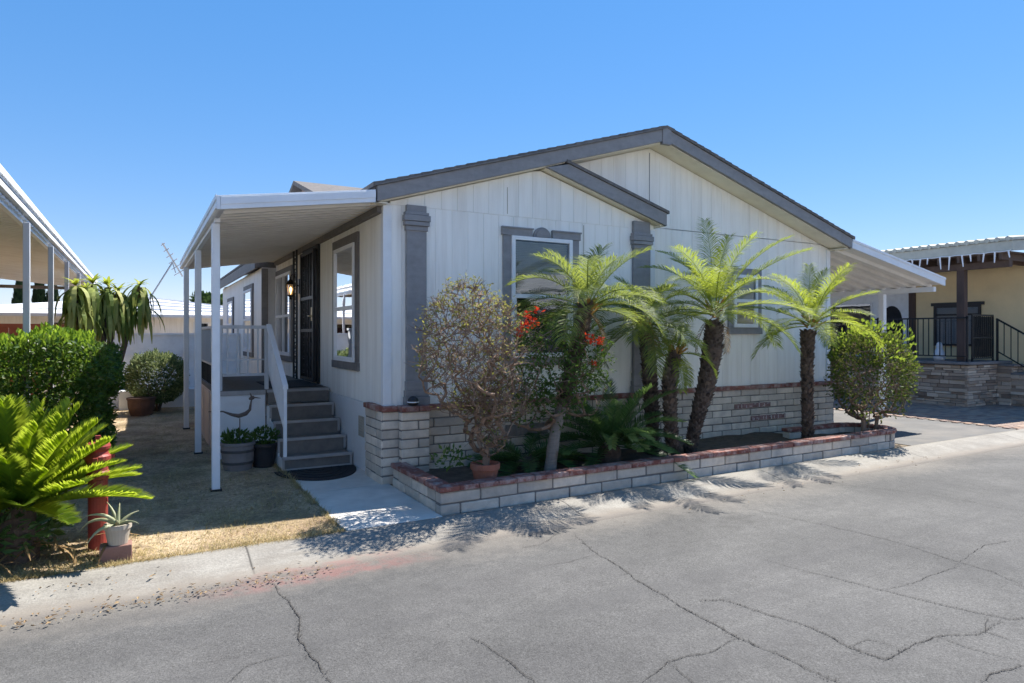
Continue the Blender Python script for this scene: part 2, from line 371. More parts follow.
# lawn
m, nt, b = new_mat('dry_lawn'); k = N(nt); c0 = k.coord()
a1 = k.noise(c0, 1.3, 5, .65, .5); a2 = k.noise(c0, 26, 5, .75); a3 = k.noise(c0, 120, 2, .7)
c = k.mix(k.ramp(a1, [(.35,0),(.65,1)]), (.50,.36,.235), (.70,.55,.36))
c = k.mix(k.math('MULTIPLY', k.ramp(k.noise(c0, .9, 4, .6), [(.5,0),(.62,1)]), .5), c, (.27,.23,.11))
c = k.mix(k.math('MULTIPLY', k.ramp(k.noise(c0, 2.1, 6, .7), [(.5,0),(.64,1)]), .6), c, (.19,.135,.09))
c = k.mix(1, c, k.ramp(a2, [(.28,.5),(.7,1.28)]), 'MULTIPLY')
c = k.mix(1, c, k.ramp(a3, [(.3,.7),(.7,1.2)]), 'MULTIPLY')
nt.links.new(c, b.inputs['Base Color']); b.inputs['Roughness'].default_value = .95; b.inputs['Specular IOR Level'].default_value = .1
nt.links.new(k.bump(k.math('ADD', a2, a3), .9, .02), b.inputs['Normal'])
def lawn_z(x, y):
    e = min(1, max(0, (y-5.5)/.25))
    return .004 + e*(.022*noise.noise((x*1.1,y*1.1,0))+.012*noise.noise((x*4,y*4,2))+.012)
mb = MB(); nx, ny = 40, 150
for j in range(ny+1):
    y = 5.50 + (17.0-5.50)*j/ny
    for i in range(nx+1):
        x = -2.6 + (1.46+2.6)*i/nx; mb.v.append((x, y+st(x)*(1-j/ny), lawn_z(x,y)))
for j in range(ny):
    for i in range(nx): a = j*(nx+1)+i; mb.f.append((a,a+1,a+nx+2,a+nx+1)); mb.mi.append(0)
struct(mb.build('lawn', m, smooth=True))
mb = MB()
for i in range(42000):
    t = random.random(); y = 5.46+11*t**2.2; x = rnd(-1.3, 1.47)
    if y > 9.3 and x > .85: continue
    cl = noise.noise((x*2.2,y*2.2,5))
    if cl < rnd(-.75,.25): continue
    z = lawn_z(x,y)-.004; a = rnd(0,6.28); L = rnd(.018,.05)*(1.35 if cl > .2 else 1); w_ = rnd(.002,.0045)
    dx,dy = math.cos(a),math.sin(a); h = L*rnd(.15,.9)
    mb.add([(x-dy*w_,y+dx*w_,z),(x+dy*w_,y-dx*w_,z),(x+dx*L,y+dy*L,z+h)], [(0,1,2)])
for i in range(7000):      # longer tufts along the edges
    if i%2: x = rnd(-1.4,1.48); y = 5.47+abs(random.gauss(0,.05))+st(x)
    else: y = rnd(5.5,9.2); x = 1.475-abs(random.gauss(0,.035))+.012
    if noise.noise((x*4,y*4,9)) < rnd(-.5,.3): continue
    a = rnd(0,6.28); L = rnd(.03,.075); w_ = .0028; h = L*rnd(.3,1); dx,dy = math.cos(a),math.sin(a); z = lawn_z(x,y)-.004
    mb.add([(x-dy*w_,y+dx*w_,z),(x+dy*w_,y-dx*w_,z),(x+dx*L*.7,y+dy*L*.7,z+h)], [(0,1,2)])
g = mb.build('dry_grass', MT['grass'], recalc=False); tag(g, 'short dry yellow grass tufts over the lawn between hedge and porch', 'grass', kind='stuff')

# walkway slabs
mb = MB()
ys = [(5.51,6.08),(6.092,7.0),(7.012,8.3)]
for y0,y1 in ys: mb.hexa([(1.49,y0,-.05),(2.36,y0,-.05),(2.36,y1,-.05),(1.47,y1,-.05),(1.49,y0,.018),(2.36,y0,.018),(2.36,y1,.018),(1.47,y1,.018)])
struct(mb.build('walkway', MT['concrete'], bevel=.006))
# driveway
m2 = mat('drive_asphalt', (.125,.122,.118), .9, .15, 2, bump=.4, bscale=120, dirt=(.24,.21,.175), dirt_amt=.6, dirt_scale=1.2)
mb = MB(); mb.add([(9.97,5.66,-.004),(13.2,5.72,-.004),(13.2,22,-.004),(9.97,22,-.004)], [(0,1,2,3)])
struct(mb.build('driveway', m2))
mb = MB()
pv = mat('paver', (.3,.21,.16), .9, .12, 8, bump=.4, island_cols=[(.25,.15,.11),(.36,.26,.19),(.30,.22,.18),(.22,.15,.125),(.40,.30,.22)])
for j in range(42):
    for i in range(44):
        x = 13.2+i*.205+(.1 if j%2 else 0); y = 5.72+j*.105
        z = .012+rnd(-.002,.002)
        mb.box(x,x+.197,y,y+.097,-.03,z)
struct(mb.build('paver_apron', pv))
mb = MB(); mb.add([(13.2,5.70,.0),(26,5.9,.0),(26,22,.0),(13.2,22,.0)], [(0,1,2,3)])
struct(mb.build('paving_bed', MT['mortar']))

# cracks in the asphalt
cr = MB()
def crack(px, wd, seed=0, jit=.075):
    rs = random.Random(seed+11)
    pts = [ground(u,v,ROADZ) for u,v in px]
    for lvl in range(5):
        q = [pts[0]]
        for a,b2 in zip(pts, pts[1:]):
            L = (b2-a).length; nn = V((-(b2-a).y,(b2-a).x,0)).normalized()
            q += [(a+b2)/2 + nn*rs.uniform(-1,1)*jit*L*(1 if lvl else .6), b2]
        pts = q
    nP = len(pts); vs = []; fs = []
    for i,p in enumerate(pts):
        t = pts[min(i+1,nP-1)]-pts[max(i-1,0)]; nn = V((-t.y,t.x,0)).normalized()
        w_ = .48*wd*rs.uniform(.25,1.5)*min(1,.25+3*min(i,nP-1-i)/nP)
        wd_ = wd; zz = -.055-.02*((p.y-2)/4)**2*(1 if p.y < 2 else .2)+.005
        vs += [(p.x+nn.x*w_/2,p.y+nn.y*w_/2,zz),(p.x-nn.x*w_/2,p.y-nn.y*w_/2,zz)]
    for i in range(nP-1): fs.append((2*i,2*i+1,2*i+3,2*i+2))
    for i in range(2,nP-2):        # crumbled bits beside the crack
        for _ in range(3):
            if rs.random() < .55:
                p = pts[i]; x = p.x+rs.gauss(0,wd*1.1); y = p.y+rs.gauss(0,wd*1.1); z = -.0495-.02*((p.y-2)/4)**2*(1 if p.y < 2 else .2); q = wd*rs.uniform(.15,.5); a = rs.uniform(0,6.28); b0 = len(vs)
                vs += [(x+q*math.cos(a),y+q*math.sin(a),z),(x+q*math.cos(a+2),y+q*math.sin(a+2),z),(x+q*math.cos(a+4),y+q*math.sin(a+4),z)]; fs.append((b0,b0+1,b0+2))
    cr.add(vs, fs)
crack([(264,573),(285,598),(300,622),(298,638),(318,662),(332,683)], .012, 1)
crack([(575,533),(600,556),(650,588),(690,612),(736,637),(790,660),(860,692)], .012, 2)
crack([(700,601),(722,600),(760,612),(812,628),(850,648),(885,660),(905,650),(935,637),(980,634),(1000,620)], .010, 3)
crack([(740,637),(700,655),(668,662),(630,690)], .008, 4)
crack([(764,560),(830,577),(890,592),(955,608),(1010,620),(1030,618)], .009, 5)
crack([(745,508),(800,520),(860,533),(930,553),(990,571),(1030,590)], .009, 6)
crack([(885,590),(925,578),(962,566)], .007, 7)
crack([(955,566),(985,545),(1024,540)], .007, 8)
crack([(840,485),(890,490),(950,498),(1000,508),(1030,512)], .008, 9)
crack([(988,618),(986,632),(1010,640)], .007, 10)
crack([(980,683),(1000,672),(1030,662)], .010, 11)
crack([(470,637),(495,652),(520,672),(545,690)], .009, 12)
crack([(228,683),(250,665),(290,655)], .006, 13)
crack([(668,662),(690,680),(700,700)], .006, 14)
crack([(560,532),(540,545),(520,548)], .006, 15)
crack([(935,637),(975,650),(1024,662)], .006, 16)
crack([(905,650),(870,640),(850,648)], .005, 17)
crack([(590,556),(570,562),(545,566)], .005, 18)
struct(cr.build('road_cracks', mat('crack_fill', (.042,.038,.035), .95, .3, 30, bump=0)))

# leaf litter along the gutter and in the lawn
mb = MB()
for i in range(620):
    r_ = random.random()
    if r_ > .78: x = rnd(-.9,1.45); y = 5.6+5*random.random()**1.6; z = .03
    elif r_ < .45: x = rnd(-1.4,1.2); y = 4.72+st(x)+abs(random.gauss(0,.13)); z = -.045
    elif r_ < .7: x = rnd(-1.6,.2); y = rnd(5.1,5.9); z = .03 if y > 5.5 else -.01
    else: x = rnd(2,9.6); y = 4.95+st(x)+random.gauss(0,.15); z = -.042
    a = rnd(0,6.28)
    mb.leaf((x,y,z+.008), (math.cos(a),math.sin(a),rnd(-.1,.3)), (rnd(-.4,.4),rnd(-.4,.4),1), rnd(.012,.045), rnd(.008,.02), .3)
g = mb.build('leaf_litter', MT['litter'], recalc=False); tag(g, 'dry brown leaf litter scattered along the gutter', 'leaf litter', kind='stuff')
# ------------------------------------------------------------------ the house
XL, XR, XA = 2.32, 10.18, 6.25          # side walls, apex
YB, YM, YF = 7.05, 7.25, 6.90           # bay wall, main wall, fascia front
XBAY = 6.15; YEND = 13.75
def zt(x): return 4.48-.30*abs(x-XA)
def zbay(x): return 3.32-.295*(x-XA)
house = thing('manufactured_home', 'white single storey manufactured home with grey fascia, low gable front and brick skirting', 'house', (6.2,10.5,0))
H = house
class Fr:       # local wall frame: a along wall, n outwards, z up
    def __init__(s, kind, c): s.kind = kind; s.c = c
    def p(s, a, n, z): return (a, s.c-n, z) if s.kind == 'F' else (s.c-n, a, z)
    def box(s, mb, a0,a1,n0,n1,z0,z1, mi=0):
        P = s.p
        mb.hexa([P(a0,n0,z0),P(a1,n0,z0),P(a1,n1,z0),P(a0,n1,z0),P(a0,n0,z1),P(a1,n0,z1),P(a1,n1,z1),P(a0,n1,z1)], mi)
    def quad(s, mb, a0,a1,n,z0,z1): mb.add([s.p(a0,n,z0),s.p(a1,n,z0),s.p(a1,n,z1),s.p(a0,n,z1)], [(0,1,2,3)])
def planks(mb, fr, a0, a1, z0, top, w=.203, gap=.0035, breaks=(), holes=()):
    # grooved panel siding: planks on a backing; top is a function of a
    xs = [a0]
    while xs[-1]+w < a1-.02: xs.append(xs[-1]+w)
    xs.append(a1)
    for x0,x1 in zip(xs, xs[1:]):
        l, r_ = x0+gap/2, x1-gap/2
        m_ = sorted([l] + [q for q in breaks if l < q < r_] + [r_])
        for u0,u1 in zip(m_, m_[1:]):
            P = fr.p
            mb.hexa([P(u0,-.02,z0),P(u1,-.02,z0),P(u1,0,z0),P(u0,0,z0),P(u0,-.02,top(u0)),P(u1,-.02,top(u1)),P(u1,0,top(u1)),P(u0,0,top(u0))])
    seg = sorted([a0] + [q for q in breaks if a0 < q < a1] + [a1])
    for u0,u1 in zip(seg, seg[1:]):
        P = fr.p
        mb.hexa([P(u0,-.10,z0),P(u1,-.10,z0),P(u1,-.007,z0),P(u0,-.007,z0),P(u0,-.10,top(u0)),P(u1,-.10,top(u1)),P(u1,-.007,top(u1)),P(u0,-.007,top(u0))])
FB, FM, FS = Fr('F',YB), Fr('F',YM), Fr('S',XL)
FTH = .195
baytop = lambda x: min(zt(x), zbay(x)) - FTH - .02
maintop = lambda x: zt(x)-FTH-.02
mb = MB(); planks(mb, FB, XL, XBAY, .80, lambda x: min(3.07, baytop(x)), breaks=(4.33,)); 
planks(mb, FB, XL+.07, XBAY-.0, 3.079, lambda x: max(3.08,baytop(x)), breaks=(4.33,))
FB.box(mb, XL, XBAY, -.02,-.008, 3.06, 3.09)
mb.build('wall', MT['siding'], H)
mb = MB()
for a in (3.86,4.98):
    mb = MB(); FB.box(mb, a-.004,a+.004,.0005,.004,.87 if a > 4.9 else 3.1,3.42 if a < 4.9 else 3.05); mb.build('panel_seam', MT['potbeige'], H)
mb = MB(); planks(mb, FM, XBAY-.3, XR, .80, lambda x: 3.15 if True else 0, breaks=(XA,))
planks(mb, FM, 4.2, XR, 3.159, maintop, breaks=(XA,)); FM.box(mb, 4.2, XR, -.02,-.008, 3.14, 3.17)
mb.build('wall', MT['siding'], H)
mb = MB(); FM.box(mb, 6.244,6.256,.0005,.004,3.2,4.2); mb.build('panel_seam', MT['grey_trim'], H)
mb = MB(); planks(mb, FS, YB+.02, YEND, .84, lambda y: 3.06); mb.build('wall', MT['siding'], H)
mb = MB(); planks(mb, FS, YB+.02, YEND, .02, lambda y: .66, w=.406); FS.box(mb, YB+.02,YEND,-.04,.012,.665,.835); 
mb.build('skirting_panel', MT['skirt'], H)
# rear section, set out a little, and the closed back and far side
FW = Fr('S', 2.07)
mb = MB(); planks(mb, FW, YEND, 21, .05, lambda y: 2.95); mb.box(2.075,2.33,YEND-.004,YEND+.05,.05,3.0); mb.build('wall', MT['siding'], H)
mb = MB(); mb.box(XR-.06,XR+.003,YM+.02,21,.02,3.08); mb.prism([(2.1,.02),(XR-.1,.02),(XR-.1,3.05),(XA,4.2),(2.1,3.0)],'y',20.9,21.0); mb.build('wall', MT['siding'], H)
mb = MB(); mb.box(XBAY-.08,XBAY-.002,YB+.05,YM+.05,.8,3.05); mb.build('wall', MT['siding'], H)
# corner boards
mb = MB(); FB.box(mb, XL-.015,XL+.08,-.02,.018,.86,3.06); FS.box(mb, YB-.013,YB+.075,-.02,.012,.86,3.05)
mb.build('corner_board', MT['white_trim'], H, bevel=.003)
mb = MB(); FB.box(mb, XBAY-.065,XBAY+.012,-.03,.016,.86,3.07); mb.build('corner_board', MT['white_trim'], H, bevel=.003)
mb = MB(); FM.box(mb, XR-.075,XR+.02,-.03,.016,.86,3.06); mb.build('corner_board', MT['white_trim'], H, bevel=.003)
mb = MB(); mb.box(2.055,2.33,YEND-.02,YEND-.006,.05,2.95); mb.build('corner_board', MT['white_trim'], H)
# roof
mb = MB()
def slab(mb, x0, x1, y0, y1, f, lo, hi):
    mb.hexa([(x0,y0,f(x0)+lo),(x1,y0,f(x1)+lo),(x1,y1,f(x1)+lo),(x0,y1,f(x0)+lo),(x0,y0,f(x0)+hi),(x1,y0,f(x1)+hi),(x1,y1,f(x1)+hi),(x0,y1,f(x0)+hi)])
def shingle_slope(mb, x0, x1, y0, y1):      # courses of shingles stepping up the slope, a slightly ragged edge
    n = 30
    for i in range(n):
        a, b_ = lerp(x0,x1,i/n), lerp(x0,x1,(i+1)/n)
        e = rnd(-.004,.004)
        mb.hexa([(a,y0+e,zt(a)-.03),(b_,y0+e,zt(b_)-.03),(b_,y1,zt(b_)-.03),(a,y1,zt(a)-.03),(a,y0+e,zt(a)+.017),(b_,y0+e,zt(b_)+.008),(b_,y1,zt(b_)+.008),(a,y1,zt(a)+.017)])
shingle_slope(mb, 2.15, XA, YF-.018, YEND); shingle_slope(mb, 10.35, XA, YF-.018, 21)
slab(mb, 1.93, XA, YEND+.001, 21, zt, -.03, .02)
rp = mb.build('roof', MT['shingle'], H)
mb = MB(); slab(mb, 4.62, 6.29, YF-.016, YM-.03, zbay, -.02, .018); mb.build('roof', MT['shingle'], H)
# entry gable dormer over the door
dz = 4.19; mb = MB(); y0 = 11.4
mb.prism([(y0-2.6,3.30),(y0,dz-.12),(y0+2.6,3.30)], 'x', 2.35, 4.6); rd = mb.build('dormer', mat('dormer_board',(.28,.19,.15),.8,.2,8,bump=.3), H)
mb = MB()
for s_ in (-1,1):
    mb.hexa([(2.2,y0,dz-.07),(5.3,y0,dz-.07),(5.3,y0+s_*2.8,3.25),(2.2,y0+s_*2.8,3.25),(2.2,y0,dz),(5.3,y0,dz),(5.3,y0+s_*2.8,3.32),(2.2,y0+s_*2.8,3.32)])
mb.build('dormer_roof', MT['shingle'], H)
# soffits
mb = MB()
fs_ = lambda x: zt(x)-FTH-.012
slab(mb, 2.18, XA, YF+.045, YM+.1, fs_, 0, .012); slab(mb, XA, 10.32, YF+.045, YM+.1, fs_, 0, .012)
mb.box(2.17,XL+.01,YF+.045,YEND,3.06,3.075); mb.box(XR-.02,10.32,YF+.045,21,3.06,3.075)
mb.build('soffit', MT['soffit'], H)
mb = MB(); fb_ = lambda x: zbay(x)-FTH-.005; slab(mb, 4.34, 6.25, YF+.045, YM-.02, fb_, 0, .012); mb.box(XBAY+.02,6.26,YF+.045,YM-.03,3.12,3.135); mb.build('soffit', MT['soffit'], H)
# fascias
def rake(x0, x1, f, y0=YF, y1=YF+.042, th=FTH, top=-.032):
    m_ = MB(); m_.prism([(x0,f(x0)-th),(x1,f(x1)-th),(x1,f(x1)+top),(x0,f(x0)+top)],'y',y0,y1)
    return m_.build('fascia', MT['grey_trim'], H, bevel=.003)
rake(2.20, XA-.055, zt); rake(XA+.055, 10.29, zt)
mb = MB(); mb.prism([(XA-.075,zt(XA)-.25),(XA+.075,zt(XA)-.25),(XA+.075,zt(XA)-.005),(XA-.075,zt(XA)-.005)],'y',YF-.014,YF+.044); mb.build('ridge_plate', MT['grey_trim'], H, bevel=.003)
mb = MB(); mb.prism([(4.34,zbay(4.34)-FTH),(6.26,zbay(6.26)-FTH),(6.26,zbay(6.26)-.022),(4.655,zbay(4.655)-.022)],'y',YF+.003,YF+.045); mb.build('fascia', MT['grey_trim'], H, bevel=.003)
mb = MB(); mb.box(6.225,6.262,YF+.046,YM-.02,zbay(6.25)-FTH,zbay(6.25)-.03); mb.build('fascia', MT['grey_trim'], H)
mb = MB(); mb.box(10.25,10.29,YF+.045,21,3.075,3.24); mb.build('fascia', MT['grey_trim'], H)
mb = MB(); mb.box(2.19,2.235,YF+.045,YEND,3.08,3.24); mb.build('fascia', MT['taupe_trim'], H)
mb = MB(); mb.box(1.93,1.965,YEND,21,2.93,3.14); mb.box(1.965,2.33,YEND-.01,YEND+.02,2.95,3.15); mb.build('fascia', MT['taupe_trim'], H)
# drip edge
mb = MB(); mb.prism([(2.17,zt(2.17)-.03),(XA,zt(XA)-.03),(XA,zt(XA)-.012),(2.17,zt(2.17)-.012)],'y',YF-.026,YF-.0185); mb.build('drip_edge', MT['taupe_trim'], H)
# pilasters with stepped capital and foot
def pilaster(fr, a0, a1, z1, z0=.86, n=.05, topf=None, m=MT['grey_trim']):
    m_ = MB(); fr.box(m_, a0,a1,0,n,z0,z1); o = m_.build('pilaster', m, H, bevel=.004)
    c = MB()
    for i,(e,zc,h) in enumerate([(.012,2.80,.055),(.028,2.855,.05),(.036,2.905,.07),(.022,2.975,.035)]):
        fr.box(c, a0-e,a1+e,-.0,n+e,zc,zc+h-.004)
    c.build('capital', m, o, bevel=.004)
    f = MB()
    for e,zc,h in [(.03,z0+.002,.09),(.02,z0+.094,.07),(.01,z0+.166,.10)]: fr.box(f, a0-e,a1+e,0,n+e,zc,zc+h)
    f.build('foot', m, o, bevel=.004)
pilaster(FB, 2.565, 2.80, 3.085); pilaster(FB, 5.77, 6.05, 3.17)
mb = MB(); mb.box(2.045,2.165,YEND-.05,YEND-.021,.62,2.93); mb.build('pilaster', MT['grey_trim'], H, bevel=.004)

# windows ----------------------------------------------------------------
def window(fr, a0, a1, z0, z1, meet, tm, cover=.085, blinds=True, arch=False, sill=True, mull=False, topshade=False, head=True):
    # a0..a1,z0..z1: the vinyl frame. trim outside it
    t = MB()
    ext = cover
    fr.box(t, a0-ext,a0-.002,0,.03,z0-(.0 if sill else 0),z1+(.0))
    fr.box(t, a1+.002,a1+ext,0,.03,z0,z1)
    if arch:
        mid = (a0+a1)/2; g = .145
        fr.box(t, a0-ext-.02,mid-g,0,.04,z1+.002,z1+.105); fr.box(t, mid+g,a1+ext+.02,0,.04,z1+.002,z1+.105)
        fr.box(t, a0-ext-.03,mid-g+.012,.04,.052,z1+.085,z1+.105); fr.box(t, mid+g-.012,a1+ext+.03,.04,.052,z1+.085,z1+.105)
    else:
        fr.box(t, a0-ext,a1+ext,0,.032,z1+.002,z1+ext)
    if sill: fr.box(t, a0-ext-.01,a1+ext+.01,0,.04,z0-.10,z0-.002)
    w_ = t.build('window', tm, H, bevel=.003)
    if arch:
        kb = MB(); r_ = .125; pts = [(mid-r_,0)] + [(mid+r_*math.cos(math.pi-math.pi*i/16), r_*math.sin(math.pi*i/16)) for i in range(1,16)] + [(mid+r_,0)]
        for dr,nn in ((1,.03),(.8,.045)):
            P = [(mid+(a-mid)*dr, z1+.006+zz*dr) for a,zz in pts]
            vs = [fr.p(a,0,z) for a,z in P]+[fr.p(a,nn,z) for a,z in P]; n_ = len(P)
            kb.add(vs, [tuple(range(n_)),tuple(range(n_,2*n_))]+[(i,(i+1)%n_,(i+1)%n_+n_,i+n_) for i in range(n_)])
        kb.build('keystone', tm, w_, bevel=.003)
    f = MB(); q = .048
    fr.box(f, a0,a0+q,0,.05,z0,z1); fr.box(f, a1-q,a1,0,.05,z0,z1)
    fr.box(f, a0+q,a1-q,0,.05,z1-q,z1); fr.box(f, a0+q,a1-q,0,.055,z0,z0+q+.01)
    if meet: fr.box(f, a0+q,a1-q,0,.052,meet-.024,meet+.024)
    if mull: mm = (a0+a1)/2; fr.box(f, mm-.03,mm+.03,0,.051,z0+q+.01,z1-q)
    fr.box(f, a0+q,a0+q+.02,.0,.04,z0+q,(meet or z1)); fr.box(f, a1-q-.02,a1-q,.0,.04,z0+q,(meet or z1))
    f.build('frame', MT['white_trim'], w_, bevel=.002)
    d = MB(); fr.box(d, a0+q,a1-q,.001,.004,z0+q,z1-q); d.build('interior', MT['dark'], w_)
    if blinds:
        bl = MB(); z = z1-q-.03; zb = (meet if blinds == 'top' else z0+q)
        while z > zb+.02:
            P = fr.p; bl.hexa([P(a0+q+.02,.006,z-.004),P(a1-q-.02,.006,z-.004),P(a1-q-.02,.022,z+.012),P(a0+q+.02,.022,z+.012),P(a0+q+.02,.006,z-.003),P(a1-q-.02,.006,z-.003),P(a1-q-.02,.022,z+.013),P(a0+q+.02,.022,z+.013)]); z -= .021
        bl.build('blind', MT['blind'], w_)
    if topshade:
        sh = MB(); fr.box(sh, a0+q,a1-q,.006,.009,topshade,z1-q); sh.build('roller_shade', MT['shade'], w_)
    g = MB(); fr.quad(g, a0+q,a1-q,.03,z0+q,z1-q); g.build('pane', MT['glass'], w_, recalc=False)
    return w_
window(FB, 3.90, 4.78, 1.36, 2.84, 2.11, MT['grey_trim'], .11, blinds='top', arch=True)
window(FM, 7.88, 8.40, 1.75, 2.56, 2.16, MT['grey_trim'], .10, blinds=True)
window(FS, 8.10, 9.06, 1.30, 2.78, 1.98, MT['taupe_trim'], .12, blinds=False, topshade=2.30)
window(FS, 12.10, 13.52, 1.26, 2.76, 1.98, MT['taupe_trim'], .10, blinds=False, mull=True)
window(FW, 15.0, 16.2, 1.26, 2.62, 1.96, MT['taupe_trim'], .10, blinds=True)
window(FW, 18.4, 19.5, 1.26, 2.5, 1.9, MT['taupe_trim'], .10, blinds=True)

# iron security door --------------------------------------------------------
d0,d1,zb,ztop = 10.12,11.05,.93,2.93
mb = MB(); FS.box(mb, d0-.10,d0,0,.035,zb-.02,ztop+.1); FS.box(mb, d1,d1+.06,0,.035,zb-.02,ztop+.1); FS.box(mb, d0,d1,0,.035,ztop,ztop+.1)
door = mb.build('security_door', MT['iron'], H, bevel=.003)
mb = MB(); FS.box(mb, d0,d1,.002,.006,zb,ztop); mb.build('door_panel', mat('door_panel',(.035,.04,.05),.4,.2,3,bump=0), door)
mb = MB(); FS.box(mb, d0,d0+.05,.045,.085,zb,ztop); FS.box(mb, d1-.05,d1,.045,.085,zb,ztop)
for z in (zb,zb+.75,zb+1.25,ztop-.05): FS.box(mb, d0+.05,d1-.05,.045,.08,z,z+.05)
for i in range(1,7):
    a = lerp(d0+.05,d1-.05,i/7); FS.box(mb, a-.008,a+.008,.055,.072,zb+.05,ztop-.05)
mb.build('door_frame', MT['iron'], door)
mb = MB()
def scroll(fr, mb, a, z, r_, dirn=1, n=.064, turns=1.6):
    pts = []
    for i in range(26):
        t = i/25; rr = r_*(1-.75*t); an = dirn*turns*6.283*t
        pts.append(fr.p(a+rr*math.cos(an), n, z+rr*math.sin(an)))
    mb.tube(pts, .007, 4)
for z in [zb+.18+.22*i for i in range(8)]:
    for j,a in enumerate((d0+.2,d0+.46,d0+.72)): scroll(FS, mb, a, z, .085, 1 if j%2 else -1)
mb.build('scrollwork', MT['iron'], door)
mb = MB(); p = FS.p(d0+.09,.11,1.92); mb.tube([FS.p(d0+.09,.07,1.92),FS.p(d0+.09,.12,1.92),FS.p(d0+.19,.12,1.92)], .012, 8); FS.box(mb, d0+.06,d0+.12,.08,.09,1.85,2.05); mb.build('handle', mat('brass',(.5,.38,.2),.35,.1,5,metal=.8), door)
# ornate iron column beside the door
mb = MB()
for a in (11.16,11.40): FS.box(mb, a-.016,a+.016,.10,.128,.92,3.02)
for i in range(10):
    z = 1.05+i*.2; scroll(FS, mb, 11.28, z, .105, 1 if i%2 else -1, .114)
o = mb.build('iron_column', MT['iron'], H)
# vent, meter plate, cap trims
mb = MB(); FS.box(mb, 7.78,7.98,.0,.015,.42,.66); 
for i in range(6): FS.box(mb, 7.80,7.96,.015,.022,.45+i*.033,.465+i*.033)
mb.build('vent', MT['potbeige'], H)

# brick skirting -------------------------------------------------------------
def courses(mb, mo, fr, a0, a1, n0, n1, z0, ncourse, h=.1, L=.40, start=0, gap=.011, rs=random.Random(3), stack=False):
    fr.box(mo, a0+.004,a1-.004,n0,n1-.012,z0,z0+ncourse*h)
    for c in range(ncourse):
        off = (0 if (c+start)%2 else L/2) ; x = a0-off
        while x < a1-.01:
            l, r_ = max(x,a0), min(x+L,a1)
            if r_-l > .025:
                e = rs.uniform(-.006,.004); j = [rs.uniform(-.004,.004) for _ in range(4)]
                P = fr.p; zz0, zz1 = z0+c*h+gap/2+j[0], z0+(c+1)*h-gap/2+j[1]
                ll, rr = l+(gap/2 if l > a0 else 0)+abs(j[2]), r_-(gap/2 if r_ < a1 else 0)-abs(j[3])
                mb.hexa([P(ll,n0,zz0),P(rr,n0,zz0),P(rr,n1+e,zz0),P(ll,n1+e,zz0),P(ll,n0,zz1),P(rr,n0,zz1),P(rr,n1+e,zz1),P(ll,n1+e,zz1)])
            x += L
def capping(mb, fr, a0, a1, n0, n1, z0, h=.058, L=.205, rs=random.Random(5)):
    x = a0
    while x < a1-.02:
        r_ = min(x+L, a1); e = rs.uniform(-.005,.006); dz_ = rs.uniform(-.004,.004)
        fr.box(mb, x+.003, r_-.003, n0, n1+e, z0, z0+h+dz_); x += L
SK = dict(bevel=.010)
# the front: corner piece, pier, bay run, main run; and the piece that returns along the side
KB = MB(); KM = MB(); KC = MB()
courses(KB, KM, FB, 2.285, 6.21, -.05, .055, 0, 8)
courses(KB, KM, Fr('F',6.98), 2.46, 2.79, -.0, .10, 0, 8)
courses(KB, KM, FM, 6.2, XR+.04, -.05, .075, 0, 8, start=1)
courses(KB, KM, FS, YB-.05, 7.60, -.05, .05, 0, 8, start=1)
courses(KB, KM, Fr('F',6.99), 5.66, 6.12, 0, .06, 0, 8)
skm = KM.build('brick_skirting', MT['mortar'], H)
KB.build('block_course', MT['block'], skm, **SK)
capping(KC, FB, 2.27, 2.455, -.03, .085, .802); capping(KC, Fr('F',6.98), 2.455, 2.80, -.06, .125, .803); capping(KC, FB, 2.805, 5.655, -.0, .085, .802)
capping(KC, Fr('F',6.99), 5.655, 6.22, -.06, .085, .803); capping(KC, FM, 6.225, XR+.05, -.0, .105, .802); capping(KC, FS, 7.09, 7.60, -.03, .075, .802)
KC.build('brick_cap', MT['red_brick'], skm, bevel=.008)
# pierced vent block in the skirting
mb = MB(); FB.box(mb, 3.80,4.40,.056,.060,.42,.56)
for i in range(9): FB.box(mb, 3.82+i*.064,3.82+i*.064+.026,.060,.068,.435,.545)
mb.build('skirting_vent', [MT['mortar']], H)
# two worn rows of red letter tiles set in the blockwork
rs = random.Random(4)
tm_ = mat('red_tile',(.27,.16,.145),.85,.3,30,bump=.3,island=.35); wm_ = mat('worn_white',(.55,.49,.46),.8,.3,30,bump=0)
for row,(xa,z,nn) in enumerate([(7.85,.55,8),(8.20,.35,8)]):
    mb = MB(); mg = MB()
    for i in range(nn):
        x = xa+i*.098
        FM.box(mb, x,x+.0985,.076,.086+.0004*(i%2),z-.034,z+.034)
        for s_ in range(rs.randint(1,3)):
            if rs.random() < .5: xx = x+rs.uniform(.015,.075); FM.box(mg, xx,xx+.012,.0865,.0885,z-.03,z+.03*rs.random())
            else: zz = z+rs.uniform(-.03,.025); FM.box(mg, x+.02,x+.02+rs.uniform(.02,.055),.0865,.089,zz,zz+.01)
    lt = mb.build('letter_tile', tm_, H)
    mg.build('letter_mark', wm_, lt)
